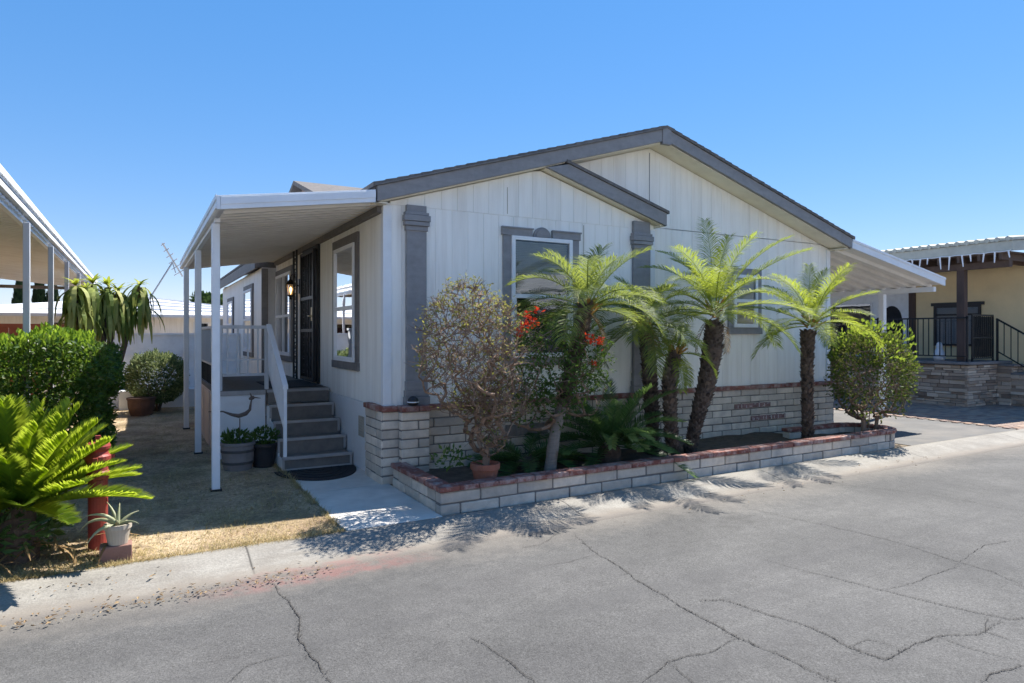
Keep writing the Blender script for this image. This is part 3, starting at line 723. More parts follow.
# ------------------------------------------------------------------ porch awning
def pans(mb, x0, x1, y0, y1, z0, z1, pitch=.2, depth=.03, th=.006, sub=1):
    # folded metal pans: ribs run along x and are stepped in y
    y = y0; prof = []
    while y < y1-1e-6:
        for dy,dz_ in ((0,0),(pitch*.55,0),(pitch*.62,-depth),(pitch*.93,-depth)):
            if y+dy <= y1: prof.append((y+dy,dz_))
        y += pitch
    prof.append((y1,0)); n = len(prof)
    vs = [(x0,a,z0+d) for a,d in prof]+[(x1,a,z1+d) for a,d in prof]+[(x0,a,z0+d+th) for a,d in prof]+[(x1,a,z1+d+th) for a,d in prof]
    fs = []
    for i in range(n-1): fs += [(i,i+1,n+i+1,n+i),(2*n+i,3*n+i,3*n+i+1,2*n+i+1),(i,2*n+i,2*n+i+1,i+1),(n+i,n+i+1,3*n+i+1,3*n+i)]
    fs += [(0,n,3*n,2*n),(n-1,3*n-1,4*n-1,2*n-1)]
    mb.add(vs, fs)
AX0, AX1, AY0, AY1 = .66, 2.185, 6.90, 13.62
aw = thing('porch_awning', 'white metal porch awning on three slim posts along the left side of the house', 'awning', (.7,7.6,0))
mb = MB(); pans(mb, AX0+.05, AX1+.12, AY0+.05, AY1-.05, 2.86, 3.10, .19, .034); mb.build('canopy', MT['soffit_metal'], aw, recalc=False)
mb = MB(); mb.hexa([(AX0+.02,AY0+.03,2.945),(AX1,AY0+.03,3.185),(AX1,AY1-.03,3.185),(AX0+.02,AY1-.03,2.945),(AX0+.02,AY0+.03,2.955),(AX1,AY0+.03,3.195),(AX1,AY1-.03,3.195),(AX0+.02,AY1-.03,2.955)]); mb.build('roof_sheet', MT['white_metal'], aw)
def awfascia(y0, y1, name='fascia'):
    m_ = MB(); f = lambda x: 2.84+(x-AX0)*(3.055-2.84)/(AX1-AX0)
    m_.prism([(AX0,f(AX0)),(AX1-.004,f(AX1)),(AX1-.004,f(AX1)+.135),(AX0,f(AX0)+.135)],'y',y0,y1)
    m_.prism([(AX0+.001,f(AX0)+.045),(AX1-.005,f(AX1)+.045),(AX1-.005,f(AX1)+.12),(AX0+.001,f(AX0)+.12)],'y',y0-.008,y0-.001)
    m_.build(name, MT['white_metal'], aw, bevel=.003)
awfascia(AY0, AY0+.04); awfascia(AY1-.04, AY1)
mb = MB(); mb.box(AX0-.035,AX0-.002,AY0-.004,AY1,2.838,2.972); mb.box(AX0-.045,AX0-.036,AY0-.006,AY1,2.845,2.885); mb.box(AX0-.045,AX0-.036,AY0-.006,AY1,2.93,2.98)
mb.build('gutter', MT['white_metal'], aw, bevel=.003)
mb = MB(); mb.box(AX0+.0,AX0+.05,AY0+.55,AY1-.05,2.80,2.845); mb.build('beam', MT['white_metal'], aw, bevel=.003)
mb = MB(); mb.box(XL-.06,XL+.0,AY0+.2,AY1-.05,2.985,3.055); mb.build('ledger', MT['taupe_trim'], aw)
def awning_post(y, foot=True):
    m_ = MB(); m_.box(.638,.718,y-.04,y+.04,.03,2.80); p = m_.build('post', MT['white_metal'], aw, bevel=.008)
    b_ = MB(); b_.box(.625,.735,y-.05,y+.05,.0,.035); b_.build('base_plate', MT['iron'], p)
    return p
for y in (7.58,10.05,12.78): awning_post(y)

# ------------------------------------------------------------------ porch deck, stairs, rails
pd = thing('porch', 'raised entry porch with grey carpeted deck, pale panel skirt and railing beneath the white awning', 'porch', (1.5,11.4,0))
mb = MB(); mb.box(.86,2.30,9.42,13.5,.84,.905); mb.build('deck', MT['deck'], pd, bevel=.006)
mb = MB(); mb.box(.85,1.455,9.40,9.419,.845,.90); mb.box(1.47,2.31,9.395,9.419,.865,.90); mb.build('deck_edging', MT['edge'], pd)
mb = MB(); mb.box(.88,1.455,9.425,9.46,.0,.842)
for (x0,x1,z0,z1) in ((.88,1.45,.74,.83),(.88,.95,.03,.74),(1.37,1.45,.03,.74)): mb.box(x0,x1,9.412,9.424,z0,z1)
mb.build('skirt', MT['skirt'], pd)
mb = MB(); mb.box(.865,.879,9.46,13.48,.0,.842)
for y in (9.5,10.5,11.5,12.5): mb.box(.85,.864,y,y+.07,.0,.82); mb.box(.85,.864,y+.075,y+.9,.76,.82)
mb.build('skirt', MT['pinkpanel'], pd)
# railing
rl = MB(); rl.box(.88,1.50,9.44,9.485,1.72,1.765); rl.build('top_rail', MT['railgrey'], pd, bevel=.004)
rl = MB(); rl.box(.93,1.46,9.45,9.475,1.09,1.125); rl.build('bottom_rail', MT['railgrey'], pd, bevel=.004)
rl = MB(); rl.box(.93,1.46,9.452,9.473,1.30,1.318); rl.build('middle_rail', MT['railgrey'], pd)
for x in (.90,1.475):
    m_ = MB(); m_.box(x-.025,x+.025,9.44,9.49,.905,1.72); m_.build('rail_post', MT['railgrey'], pd, bevel=.004)
for i in range(4):
    x = .99+i*.125; m_ = MB(); m_.box(x-.011,x+.011,9.453,9.472,1.125,1.72); m_.build('baluster', MT['railgrey'], pd)
mb = MB(); mb.box(.88,.925,9.49,13.45,1.722,1.766); mb.build('top_rail', MT['railgrey'], pd, bevel=.004); mb = MB(); mb.box(.89,.915,9.49,13.45,1.19,1.225); mb.build('bottom_rail', MT['railgrey'], pd, bevel=.004)
mb = MB(); mb.box(.894,.908,9.50,13.44,1.226,1.722)
for i in range(38): y = 9.55+i*.103; mb.box(.886,.8935,y,y+.012,1.226,1.722)
mb.build('rail_panel', MT['railgrey'], pd)
for i in range(16):
    y = 9.62+i*.25; m_ = MB(); m_.box(.89,.912,y,y+.02,.905,1.19); m_.build('baluster', MT['iron'], pd)
mb = MB(); mb.box(1.55,2.25,9.55,10.9,.906,.918); mb.build('porch_mat', MT['rubber'], pd)

sr = thing('porch_stairs', 'five grey carpeted porch steps with pale edging and a white side rail', 'stairs', (1.9,8.9,0))
SX0, SX1 = 1.475, 2.305
for i in range(5):
    z1 = .18*(i+1)-.002; ya = 8.22+.30*i; yb = 9.415
    if i == 4: continue
    m_ = MB(); ins = .012*i
    m_.box(SX0+.01,SX1-.012,ya+.02,min(ya+.315,yb),.018 if i == 0 else .18*i-.03,z1-.012)
    s_ = m_.build('step', MT['step'], sr, bevel=.004)
    e = MB(); e.box(SX0-.012,SX1-.004,ya-.006,ya+.05,z1-.03,z1+.003); e.box(SX0-.012,SX0+.012,ya+.003,ya+.019,.18*i+.01,z1-.031); e.box(SX1-.034,SX1-.008,ya+.003,ya+.019,.18*i+.01,z1-.031)
    if i == 0: e.box(SX0-.01,SX1-.008,ya+.0,ya+.018,.018,.04)
    e.build('edging', MT['edge'], s_)
m_ = MB(); m_.box(SX0+.01,SX1-.012,9.40,9.418,.715,.866); m_.build('riser', MT['step'], sr)
mb = MB(); mb.prism([(8.26,.018),(9.41,.018),(9.41,.69),(9.14,.69),(9.14,.51),(8.84,.51),(8.84,.33),(8.54,.33),(8.54,.15),(8.26,.15)],'x',SX0-.008,SX0+.009); mb.build('stringer', MT['skirt'], sr)
# slanting rail: cap, close set flat slats, posts
ya, za, yb, zb_ = 8.30, 1.04, 9.44, 1.765
ZR = lambda y: za+(y-ya)*(zb_-za)/(yb-ya)
mb = MB(); mb.prism([(ya-.04,ZR(ya-.04)-.028),(yb,ZR(yb)-.028),(yb,ZR(yb)+.022),(ya-.04,ZR(ya-.04)+.022)],'x',SX0-.005,SX0+.06); mb.build('handrail', MT['white_metal'], sr, bevel=.005)
mb = MB(); mb.prism([(ya+.03,ZR(ya)-.54),(yb-.02,ZR(yb)-.54-.10),(yb-.02,ZR(yb)-.035),(ya+.03,ZR(ya)-.03)],'x',SX0+.018,SX0+.036)
for i in range(11): y = ya+.08+i*.1; mb.box(SX0+.010,SX0+.0175,y,y+.014,ZR(y)-.52,ZR(y)-.036)
mb.build('rail_panel', MT['white_metal'], sr)
mb = MB(); mb.box(SX0+.008,SX0+.048,ya-.03,ya+.012,.18,ZR(ya)-.03); mb.build('rail_post', MT['white_metal'], sr, bevel=.004)

# doormat
mb = MB()
pts = [(1.36,8.19)]+[(1.83-.47*math.cos(math.pi*i/24), 8.19-.70*math.sin(math.pi*i/24)) for i in range(1,24)]+[(2.30,8.19)]
mb.prism(pts,'z',.019,.030); dm = mb.build('doormat', MT['rubber']); tag(dm, 'black half round rubber doormat at the foot of the porch steps', 'doormat')
r1 = MB()
for kq in range(1,5):
    q = 1-.19*kq; P = [(1.83-.45*q*math.cos(math.pi*i/20), 8.17-.68*q*math.sin(math.pi*i/20), .031) for i in range(21)]
    r1.tube(P, .007, 5)
r1.build('ridge', MT['rubber'], dm)

# wall lantern
ln = thing('wall_lantern', 'lit dark bronze glass wall lantern on a scroll bracket beside the iron door', 'lantern', (2.13,11.45,2.2))
cx,cy,cz = 2.13,11.45,2.34
mb = MB(); mb.lathe((cx,cy,cz), [(.095,.16),(.10,.165),(.085,.19),(.05,.245),(.02,.27),(.014,.30),(.022,.315),(.0,.335)], 12); mb.build('cap', MT['bronze'], ln)
mb = MB()
for i in range(6):
    a = 6.283*i/6; mb.bar((cx+.058*math.cos(a),cy+.058*math.sin(a),cz-.06),(cx+.092*math.cos(a),cy+.092*math.sin(a),cz+.16),.01)
mb.lathe((cx,cy,cz), [(.02,-.15),(.03,-.13),(.015,-.11),(.045,-.085),(.066,-.07),(.066,-.055),(.04,-.05)], 12); mb.build('cage', MT['bronze'], ln)
m, nt, b = new_mat('lamp_glass'); k = N(nt); b.inputs['Base Color'].default_value = (.9,.72,.45,1); b.inputs['Roughness'].default_value = .25; b.inputs['Alpha'].default_value = .35
mb = MB(); mb.tube_rings([((cx,cy,cz-.055),.055),((cx,cy,cz+.158),.088)], 6); mb.build('glass', m, ln)
mb = MB(); mb.lathe((cx,cy,cz), [(.008,-.04),(.012,0),(.026,.04),(.03,.07),(.016,.10),(.002,.115)], 10); mb.build('bulb', emis('lamp_bulb',(1,.62,.25),2.2), ln, smooth=True)
mb = MB(); mb.tube([(XL-.005,cy,cz+.12),(2.26,cy,cz+.16),(2.22,cy,cz+.33),(2.17,cy,cz+.38),(cx,cy,cz+.335)], .013, 6); mb.box(XL-.03,XL-.002,cy-.06,cy+.06,cz-.02,cz+.28); mb.build('bracket', MT['bronze'], ln)

for ch in ln.children:       # the lantern is a small one
    ch.scale = (.8,.8,.8); ch.location = (.036,0,.03)
# pots by the deck
def leaves_blob(mb, c, rad, n, L, W, updir=.4, shell=.55, nz=0, fold=.25, seed=0):
    c = V(c); rs = random.Random(seed)
    for i in range(n):
        while True:
            d = V((rs.uniform(-1,1),rs.uniform(-1,1),rs.uniform(-1,1)))
            if .05 < d.length <= 1: break
        d.normalize(); r_ = (rs.uniform(shell**3,1))**(1/3)
        bulge = 1+nz*noise.noise(d*2.3+V((seed,seed*.7,0)))+nz*.6*noise.noise(d*5+V((0,seed,3)))
        p = c+V((d.x*rad[0],d.y*rad[1],d.z*rad[2]))*r_*bulge
        o = (d+V((rs.uniform(-.8,.8),rs.uniform(-.8,.8),rs.uniform(-.5,.9)+updir))).normalized()
        l = L*rs.uniform(.6,1.3)
        nn = (d+V((rs.uniform(-.7,.7),rs.uniform(-.7,.7),rs.uniform(-.2,1)))).normalized()
        mb.leaf(p-o*l*.3, o, nn, l, W*rs.uniform(.7,1.25), fold)
pt = thing('planter_pot', 'grey barrel shaped pot with dark hoops and low green plants beside the porch', 'pot', (1.02,8.65,0))
mb = MB(); mb.lathe((1.02,8.65,.01), [(.155,0),(.175,.10),(.185,.20),(.19,.30),(.20,.305),(.20,.34),(.18,.34),(.175,.29),(.0,.285)], 28); mb.build('pot', MT['potgrey'], pt)
mb = MB()
for z,r_ in ((.08,.174),(.22,.189)): mb.lathe((1.02,8.65,.01), [(r_,z),(r_+.006,z+.002),(r_+.007,z+.03),(r_+.001,z+.032)], 28)
mb.build('hoop', MT['hoop'], pt)
mb = MB(); leaves_blob(mb, (1.0,8.65,.38), (.2,.16,.12), 260, .06, .025, .7, .1, seed=3)
for i in range(14):
    a = rnd(0,6.28); mb.leaf((.95+.05*math.cos(a),8.62,.33), (math.cos(a)*.5,math.sin(a)*.5,1), (math.cos(a),math.sin(a),0), rnd(.12,.25), .03)
mb.build('leaves', MT['hib'], pt, recalc=False)
pt = thing('planter_pot', 'black plastic pot of small leafy greens between barrel pot and steps', 'pot', (1.32,8.68,0))
mb = MB(); mb.lathe((1.32,8.68,.01), [(.12,0),(.15,.22),(.16,.26),(.175,.265),(.175,.30),(.155,.30),(.15,.25),(0,.245)], 24); mb.build('pot', MT['potblack'], pt)
mb = MB(); leaves_blob(mb, (1.32,8.68,.37), (.19,.17,.14), 320, .055, .03, .7, .1, seed=5); mb.build('leaves', MT['hib'], pt, recalc=False)
# metal bird on a stake in the grey pot
bd = thing('garden_bird', 'rusty metal long tailed bird ornament on a stake above the grey pot', 'garden ornament', (1.08,8.72,.30))
mb = MB(); mb.tube([(.70,8.72,.72),(.86,8.72,.715),(.96,8.72,.67),(1.04,8.72,.65),(1.12,8.72,.675),(1.165,8.72,.72),(1.175,8.72,.79),(1.185,8.72,.84)], [.005,.009,.018,.026,.026,.018,.012,.009], 8); bo = mb.build('body', MT['rust'], bd, smooth=True)
mb = MB(); mb.tube([(1.155,8.72,.85),(1.19,8.72,.865),(1.215,8.72,.87)], [.012,.026,.02], 8); mb.tube([(1.21,8.72,.87),(1.29,8.72,.855)], [.010,.003], 6); mb.tube([(1.185,8.72,.88),(1.165,8.72,.93)], [.012,.003], 6); mb.build('head', MT['rust'], bd)
mb = MB(); mb.tube([(1.05,8.72,.30),(1.05,8.72,.62)], .007, 6); mb.build('stake', MT['rust'], bd)

# solar light on the cap
sl = MB(); sl.lathe((2.60,6.90,.864), [(.02,0),(.052,.012),(.062,.04),(.055,.075),(.03,.10),(.0,.108)], 18); s_ = sl.build('path_light', MT['potblack'], smooth=True); tag(s_, 'small black dome light on the red brick cap at the house corner', 'light')
mb = MB(); mb.lathe((2.60,6.90,.900), [(.063,0),(.066,.004),(.063,.012)], 18); mb.build('rim', MT['lamp_white'], s_)

# ------------------------------------------------------------------ brick planter bed
pl = thing('brick_planter', 'low pale block planter wall with red brick coping along the house front', 'planter', (6,5.75,0))
PB = MB(); PM = MB(); PC = MB()
PX0, PX1 = 2.375, 9.86
def pf(x): return 5.60+.0215*(x-PX0)          # front line
class Sl:        # slanted front
    def box(s, mb, a0,a1,n0,n1,z0,z1,mi=0):
        mb.hexa([s.p(a0,n0,z0),s.p(a1,n0,z0),s.p(a1,n1,z0),s.p(a0,n1,z0),s.p(a0,n0,z1),s.p(a1,n0,z1),s.p(a1,n1,z1),s.p(a0,n1,z1)],mi)
    def p(s, a, n, z): return (a, pf(a)-n, z-.006*0)
fl = Sl(); rs = random.Random(9)
courses(PB, PM, fl, PX0, 9.45, -.13, 0, -.02, 1, .115, .41, 0, rs=rs); courses(PB, PM, fl, PX0, 9.45, -.13, 0, .096, 1, .11, .41, 1, rs=rs)
fs2 = Fr('S', PX0)
courses(PB, PM, fs2, pf(PX0)+.131, 6.93, -.13, 0, -.02, 1, .115, .41, 1, rs=rs); courses(PB, PM, fs2, pf(PX0)+.131, 6.93, -.13, 0, .096, 1, .11, .41, 0, rs=rs)
capping(PC, fl, PX0-.02, 9.45, -.14, .022, .208, .05, .205, rs); capping(PC, fs2, pf(PX0)+.142, 6.92, -.14, .022, .209, .05, .205, rs)
# rounded end
c0x, c0y, r0 = 9.45, pf(9.45)+.46, .46
def arc(mb, r_in, r_out, z0, z1, a0, a1, n, gap):
    for i in range(n):
        b0, b1 = lerp(a0,a1,i/n)+gap, lerp(a0,a1,(i+1)/n)-gap
        P = lambda r_,a,z: (c0x+r_*math.cos(a), c0y+r_*math.sin(a), z)
        am = (b0+b1)/2
        for (q0,q1) in ((b0,am),(am,b1)):
            mb.hexa([P(r_in,q0,z0),P(r_out,q0,z0),P(r_out,q1,z0),P(r_in,q1,z0),P(r_in,q0,z1),P(r_out,q0,z1),P(r_out,q1,z1),P(r_in,q1,z1)])
arc(PM, .34,.448,-.02,.207,-math.pi/2,math.pi/2,10,0)
arc(PB, .33,.46,-.015,.090,-math.pi/2,math.pi/2,5,.012); arc(PB, .33,.46,.101,.203,-math.pi/2+.1,math.pi/2,4,.012)
arc(PC, .32,.482,.208,.258,-math.pi/2,math.pi/2,9,.008)
PB.box(8.3,9.45,c0y+.335,c0y+.46,-.01,.2); PC.box(8.3,9.45,c0y+.325,c0y+.48,.208,.255)
pm_ = PM.build('planter_wall', MT['mortar'], pl); PB.build('block_course', MT['block'], pm_, **SK); PC.build('brick_cap', MT['red_brick'], pm_, bevel=.008)
mb = MB(); nx,ny = 60,14
for j in range(ny+1):
    for i in range(nx+1):
        x = lerp(PX0+.1, 9.72, i/nx); y = lerp(pf(x)+.1, 7.15 if x < 8.6 else pf(x)+.8, j/ny); mb.v.append((x,y,.125+.03*noise.noise((x*3,y*3,0))))
for j in range(ny):
    for i in range(nx): a = j*(nx+1)+i; mb.f.append((a,a+1,a+nx+2,a+nx+1)); mb.mi.append(0)
mb.build('soil', MT['soil'], pl, smooth=True)
# ------------------------------------------------------------------ palms
def frond(mb, base, az, el, L, droop, pairs, leafL, leafW, rs, vang=.35, rach=.009, start=.16, hang=.5, twist=0):
    p = V(base); nseg = 16; pts = [p.copy()]; dirs = []
    a2 = az+rs.uniform(-.1,.1)
    for i in range(nseg):
        t = (i+.5)/nseg; e = el-droop*t**1.25; aa = a2+twist*t*t
        d = V((math.cos(e)*math.cos(aa), math.cos(e)*math.sin(aa), math.sin(e)))
        dirs.append(d); p = p+d*L/nseg; pts.append(p.copy())
    mb.tube(pts, [rach*(1-.85*i/nseg) for i in range(nseg+1)], 4, False)
    for i in range(pairs):
        t = start+(1-start)*(i+.3)/pairs; f = t*nseg; j = min(int(f),nseg-1)
        q = pts[j].lerp(pts[j+1], f-j); d = dirs[j]
        side = d.cross(V((0,0,1))); side = side.normalized() if side.length > .05 else V((math.sin(az),-math.cos(az),0))
        up = side.cross(d).normalized()
        u = (t-start)/(1-start); ll = leafL*(.35+.65*math.sin(math.pi*min(1,.12+.86*u))**.6)*rs.uniform(.85,1.1)
        fw = lerp(.5,1.3,u)
        for s_ in (-1,1):
            o = (side*s_*rs.uniform(.9,1.1)+d*fw*rs.uniform(.8,1.2)+up*(vang+rs.uniform(-.15,.15))).normalized()
            w_ = leafW*rs.uniform(.8,1.15); nn = o.cross(d).normalized() if o.cross(d).length > .01 else up
            wd = o.cross(nn).normalized()
            m1 = q+o*ll*.5; o2 = (o+V((0,0,-hang*rs.uniform(.6,1.3)))).normalized(); tip = m1+o2*ll*.5
            mb.add([q-wd*w_*.25, q+wd*w_*.25, m1+wd*w_*.5, tip, m1-wd*w_*.5], [(0,1,2,4),(4,2,3)])
def crown(mb, top, n, L, rs, els=(1.35,-.25), leafL=.22, leafW=.012, pairs=34, lean=V((0,0,0)), droop=(1.0,1.7), hang=.5):
    for i in range(n):
        t = i/(n-1); az = i*2.39996+rs.uniform(-.25,.25)
        el = lerp(els[0],els[1],t**.9)+rs.uniform(-.12,.12); l = L*rs.uniform(.82,1.1)*(.8 if t < .12 else 1)
        b = V(top)+V((.035*math.cos(az),.035*math.sin(az),-.10*t))
        frond(mb, b, az, el, l, rs.uniform(*droop)*(.75 if t < .25 else 1), pairs, leafL, leafW, rs, hang=hang)
def palm_trunk(name, path, rads, parent, m, rs, boots=True, dens=1.0, z_smooth=0):
    mb = MB(); path = [V(p) for p in path]; P = []; Rr = []
    for i in range(len(path)-1):
        for k_ in range(8):
            t = k_/8; P.append(path[i].lerp(path[i+1],t)); Rr.append(lerp(rads[i],rads[i+1],t)*rs.uniform(.93,1.07))
    P.append(path[-1]); Rr.append(rads[-1]); mb.tube(P, Rr, 12)
    if boots:
        L = sum((path[i+1]-path[i]).length for i in range(len(path)-1)); n = int(L*150*dens)
        for i in range(n):
            f = (i+rs.random()*.6)/n*(len(P)-1); j = min(int(f),len(P)-2); c = P[j].lerp(P[j+1],f-j)
            if c.z < z_smooth: continue
            ax = (P[j+1]-P[j]).normalized(); a = i*2.39996; x = ax.cross(V((0,1,0))).normalized(); y = ax.cross(x)
            o = x*math.cos(a)+y*math.sin(a); r_ = lerp(Rr[j],Rr[j+1],f-j); s_ = rs.uniform(.7,1.25)
            tn = ax.cross(o)
            b = c+o*r_*.86; w_ = .026*s_; h = .05*s_; out = .036*s_
            tip = b+o*out+ax*h
            mb.add([b-tn*w_-ax*.012,b+tn*w_-ax*.012,b+tn*w_*.9+ax*h*.7,b-tn*w_*.9+ax*h*.7,tip-tn*w_*.45,tip+tn*w_*.45], [(0,1,5,4),(4,5,2,3),(0,4,3),(1,2,5)])
    return mb.build(name, m, parent)
def stubs(mb, top, n, rs, L=.16, r_=.05):
    for i in range(n):
        a = i*2.4; e = rs.uniform(.5,1.2); d = V((math.cos(a)*math.cos(e),math.sin(a)*math.cos(e),math.sin(e)))
        b = V(top)+V((math.cos(a)*r_,math.sin(a)*r_,rs.uniform(-.12,.02))); mb.bar(b, b+d*L*rs.uniform(.6,1.2), .03, .012)
GP = 'pygmy date palms growing in the brick planter'
def palm(label, path, rads, crown_top, n, L, seed, m='palm_leaf', tm='trunk', dead=0, **kw):
    rs = random.Random(seed)
    t = thing('palm_tree', label, 'palm', path[0], GP)
    tr = palm_trunk('trunk', path, rads, t, MT[tm], rs, boots=tm == 'trunk', dens=1.4)
    mb = MB(); stubs(mb, V(crown_top)+V((0,0,-.02)), 12, rs); mb.build('frond_base', MT['boot'], t)
    mb = MB(); crown(mb, crown_top, n, L, rs, **kw); mb.build('crown', MT[m], t, recalc=False)
    if dead:
        mb = MB()
        for i in range(dead):
            frond(mb, V(crown_top)+V((0,0,-.1)), rs.uniform(0,6.28), -.7, L*.45, 1.0, 18, .14, .012, rs, hang=.9)
        mb.build('dead_frond', MT['dead_frond'], t, recalc=False)
    return t
# near the bay window: ringed grey stem below, shaggy dark stem above
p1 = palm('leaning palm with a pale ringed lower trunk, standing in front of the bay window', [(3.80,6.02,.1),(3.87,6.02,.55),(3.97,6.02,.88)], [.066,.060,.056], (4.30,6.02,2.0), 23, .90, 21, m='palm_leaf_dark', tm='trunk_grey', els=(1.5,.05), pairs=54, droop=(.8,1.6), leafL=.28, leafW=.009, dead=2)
palm_trunk('trunk', [(3.97,6.02,.86),(4.10,6.02,1.3),(4.20,6.02,1.62),(4.29,6.02,2.0)], [.060,.068,.074,.06], p1, MT['trunk'], random.Random(3), dens=1.4)
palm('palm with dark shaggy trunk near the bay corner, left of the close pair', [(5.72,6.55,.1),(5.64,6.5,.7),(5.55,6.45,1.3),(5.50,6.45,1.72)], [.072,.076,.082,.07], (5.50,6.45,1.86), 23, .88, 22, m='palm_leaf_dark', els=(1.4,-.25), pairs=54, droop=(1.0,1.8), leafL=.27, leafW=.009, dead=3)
palm('short slim palm with a small sparse crown between the bay corner and the tallest palm', [(5.69,6.15,.1),(5.63,6.15,.6),(5.62,6.15,1.1),(5.70,6.15,1.42)], [.07,.075,.085,.06], (5.71,6.15,1.47), 9, .55, 23, els=(1.3,-.5), leafL=.16, pairs=26, droop=(.9,1.7))
palm('tallest palm with a thick dark curved trunk and bright yellow green crown', [(6.16,6.38,.1),(6.28,6.38,.50),(6.44,6.36,.98),(6.53,6.34,1.45),(6.57,6.34,1.80)], [.066,.075,.11,.128,.10], (6.58,6.34,2.0), 26, 1.28, 24, els=(1.53,.1), pairs=66, droop=(.6,1.45), leafL=.26, leafW=.0095, dead=2)
palm('palm with straight dark trunk and two tiers of fronds near the right house corner', [(8.34,6.27,.1),(8.33,6.27,.7),(8.32,6.27,1.25),(8.34,6.27,1.68)], [.068,.068,.072,.095], (8.40,6.27,1.86), 23, .98, 25, els=(1.52,.0), pairs=54, droop=(.6,1.45), leafL=.24, leafW=.0095)
# orange bud on the tallest palm
# ------------------------------------------------------------------ sago palms
def sago(name, label, c, n, L, seed, m, group=None, pale=0, els=(1.25,-.15), trunk_h=.3, leafL=.16, leafW=.014, pairs=46, droop=(.25,.7), azr=None, hang=.12, trunk_r=.13):
    rs = random.Random(seed); t = thing(name, label, 'sago palm', (c[0],c[1],c[2]), group)
    mb = MB(); mb.tube([(c[0],c[1],c[2]-.05),(c[0],c[1],c[2]+trunk_h*.6),(c[0],c[1],c[2]+trunk_h)], [trunk_r,trunk_r*1.1,trunk_r*.6], 12); mb.build('trunk', MT['trunk'], t)
    mb = MB(); top = V((c[0],c[1],c[2]+trunk_h))
    for i in range(n):
        tt = i/(n-1); az = i*2.39996 if azr is None else rs.uniform(*azr)
        frond(mb, top+V((.06*math.cos(az),.06*math.sin(az),-.05*tt)), az, lerp(els[0],els[1],tt)+rs.uniform(-.1,.1), L*rs.uniform(.85,1.1), rs.uniform(*droop), pairs, leafL, leafW, rs, vang=.55, rach=.008, start=.12, hang=hang)
    mb.build('crown', m, t, recalc=False)
    if pale:
        mb = MB()
        for i in range(pale):
            frond(mb, top, rs.uniform(-2.4,-.9), rs.uniform(.5,.9), L*.62, 1.3, 30, leafL*.8, leafW*1.6, rs, vang=.5, start=.3, hang=.2)
        mb.build('pale_frond', MT['sago_pale'], t, recalc=False)
    return t
sago('sago_palm', 'big bright green sago palm with upright fronds at the kerb beside the red standpipe', (-.78,5.92,.02), 70, .74, 31, MT['sago'], els=(1.52,.12), trunk_h=.42, leafL=.15, leafW=.0125, pairs=135, droop=(.1,.5), hang=.05)
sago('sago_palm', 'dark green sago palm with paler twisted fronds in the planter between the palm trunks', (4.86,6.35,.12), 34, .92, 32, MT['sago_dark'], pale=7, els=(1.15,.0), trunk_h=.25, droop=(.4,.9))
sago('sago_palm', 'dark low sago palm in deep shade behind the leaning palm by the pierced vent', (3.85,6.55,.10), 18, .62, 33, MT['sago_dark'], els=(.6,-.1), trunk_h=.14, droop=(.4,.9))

# ------------------------------------------------------------------ woody shrubs grown branch by branch
def grow(targets, roots, rs, step=.06, bend=.25):
    import numpy as np
    nodes = [(V(r), -1) for r in roots]
    A = np.zeros((60000,3)); cnt = len(nodes)
    for i,(p,_) in enumerate(nodes): A[i] = p
    targets = sorted(targets, key=lambda t: (V(t)-V(roots[0])).length)
    for t in targets:
        t = V(t); D = ((A[:cnt]-np.array(t))**2).sum(1) + np.where(A[:cnt,2] > t.z, .02, 0)
        best = int(D.argmin())
        a = nodes[best][0]; n_ = max(1,int((t-a).length/step)); par = best
        off = V((rs.uniform(-1,1),rs.uniform(-1,1),rs.uniform(-1,1)))*bend*(t-a).length
        for k_ in range(1,n_+1):
            u = k_/n_; q = a.lerp(t,u)+off*math.sin(math.pi*u)*.5
            nodes.append((q,par)); par = len(nodes)-1; A[cnt] = q; cnt += 1
    return nodes
def branches(mb, nodes, r0=.0028, power=2.2, rmax=.05, sides=4):
    w_ = [0.0]*len(nodes); ch = [0]*len(nodes)
    for p,par in nodes:
        if par >= 0: ch[par] += 1
    for i in range(len(nodes)-1,-1,-1):
        if ch[i] == 0: w_[i] = r0**power
        if nodes[i][1] >= 0: w_[nodes[i][1]] += w_[i]
    rr = [min(rmax, x**(1/power)) for x in w_]
    for i,(p,par) in enumerate(nodes):
        if par < 0: continue
        q = nodes[par][0]
        if (p-q).length < 1e-4: continue
        mb.tube([q,p], [min(rr[par],rr[i]*1.25),rr[i]], sides if rr[i] > .006 else 3, False)
    return ch
def ell_targets(n, c, rad, rs, shell=.1, f=None):
    out = []
    while len(out) < n:
        d = V((rs.uniform(-1,1),rs.uniform(-1,1),rs.uniform(-1,1)))
        if d.length > 1 or d.length < shell: continue
        p = V(c)+V((d.x*rad[0],d.y*rad[1],d.z*rad[2]))
        if f and not f(p): continue
        out.append(p)
    return out
rs = random.Random(41)
bg_ = thing('potted_shrub', 'bare twiggy potted shrub with few yellowish leaves in a terracotta pot in the planter', 'shrub', (3.02,5.98,.12))
mb = MB(); mb.lathe((3.02,5.98,.12), [(.105,0),(.13,.17),(.133,.175),(.148,.178),(.150,.235),(.135,.236),(.128,.20),(0,.195)], 26); mb.build('pot', MT['terracotta'], bg_)
T = ell_targets(1150, (2.80,5.86,1.46), (.54,.46,.68), rs, .3, lambda p: noise.noise(p*2.4+V((3,1,0))) > -.38) + ell_targets(330, (3.12,5.95,.98), (.38,.36,.30), rs) + ell_targets(150, (3.03,5.95,.70), (.24,.2,.30), rs)
nodes = grow(T, [(3.02,5.98,.30),(3.03,5.97,.42),(3.05,6.0,.52),(3.06,5.99,.60)], rs, .05, .16)
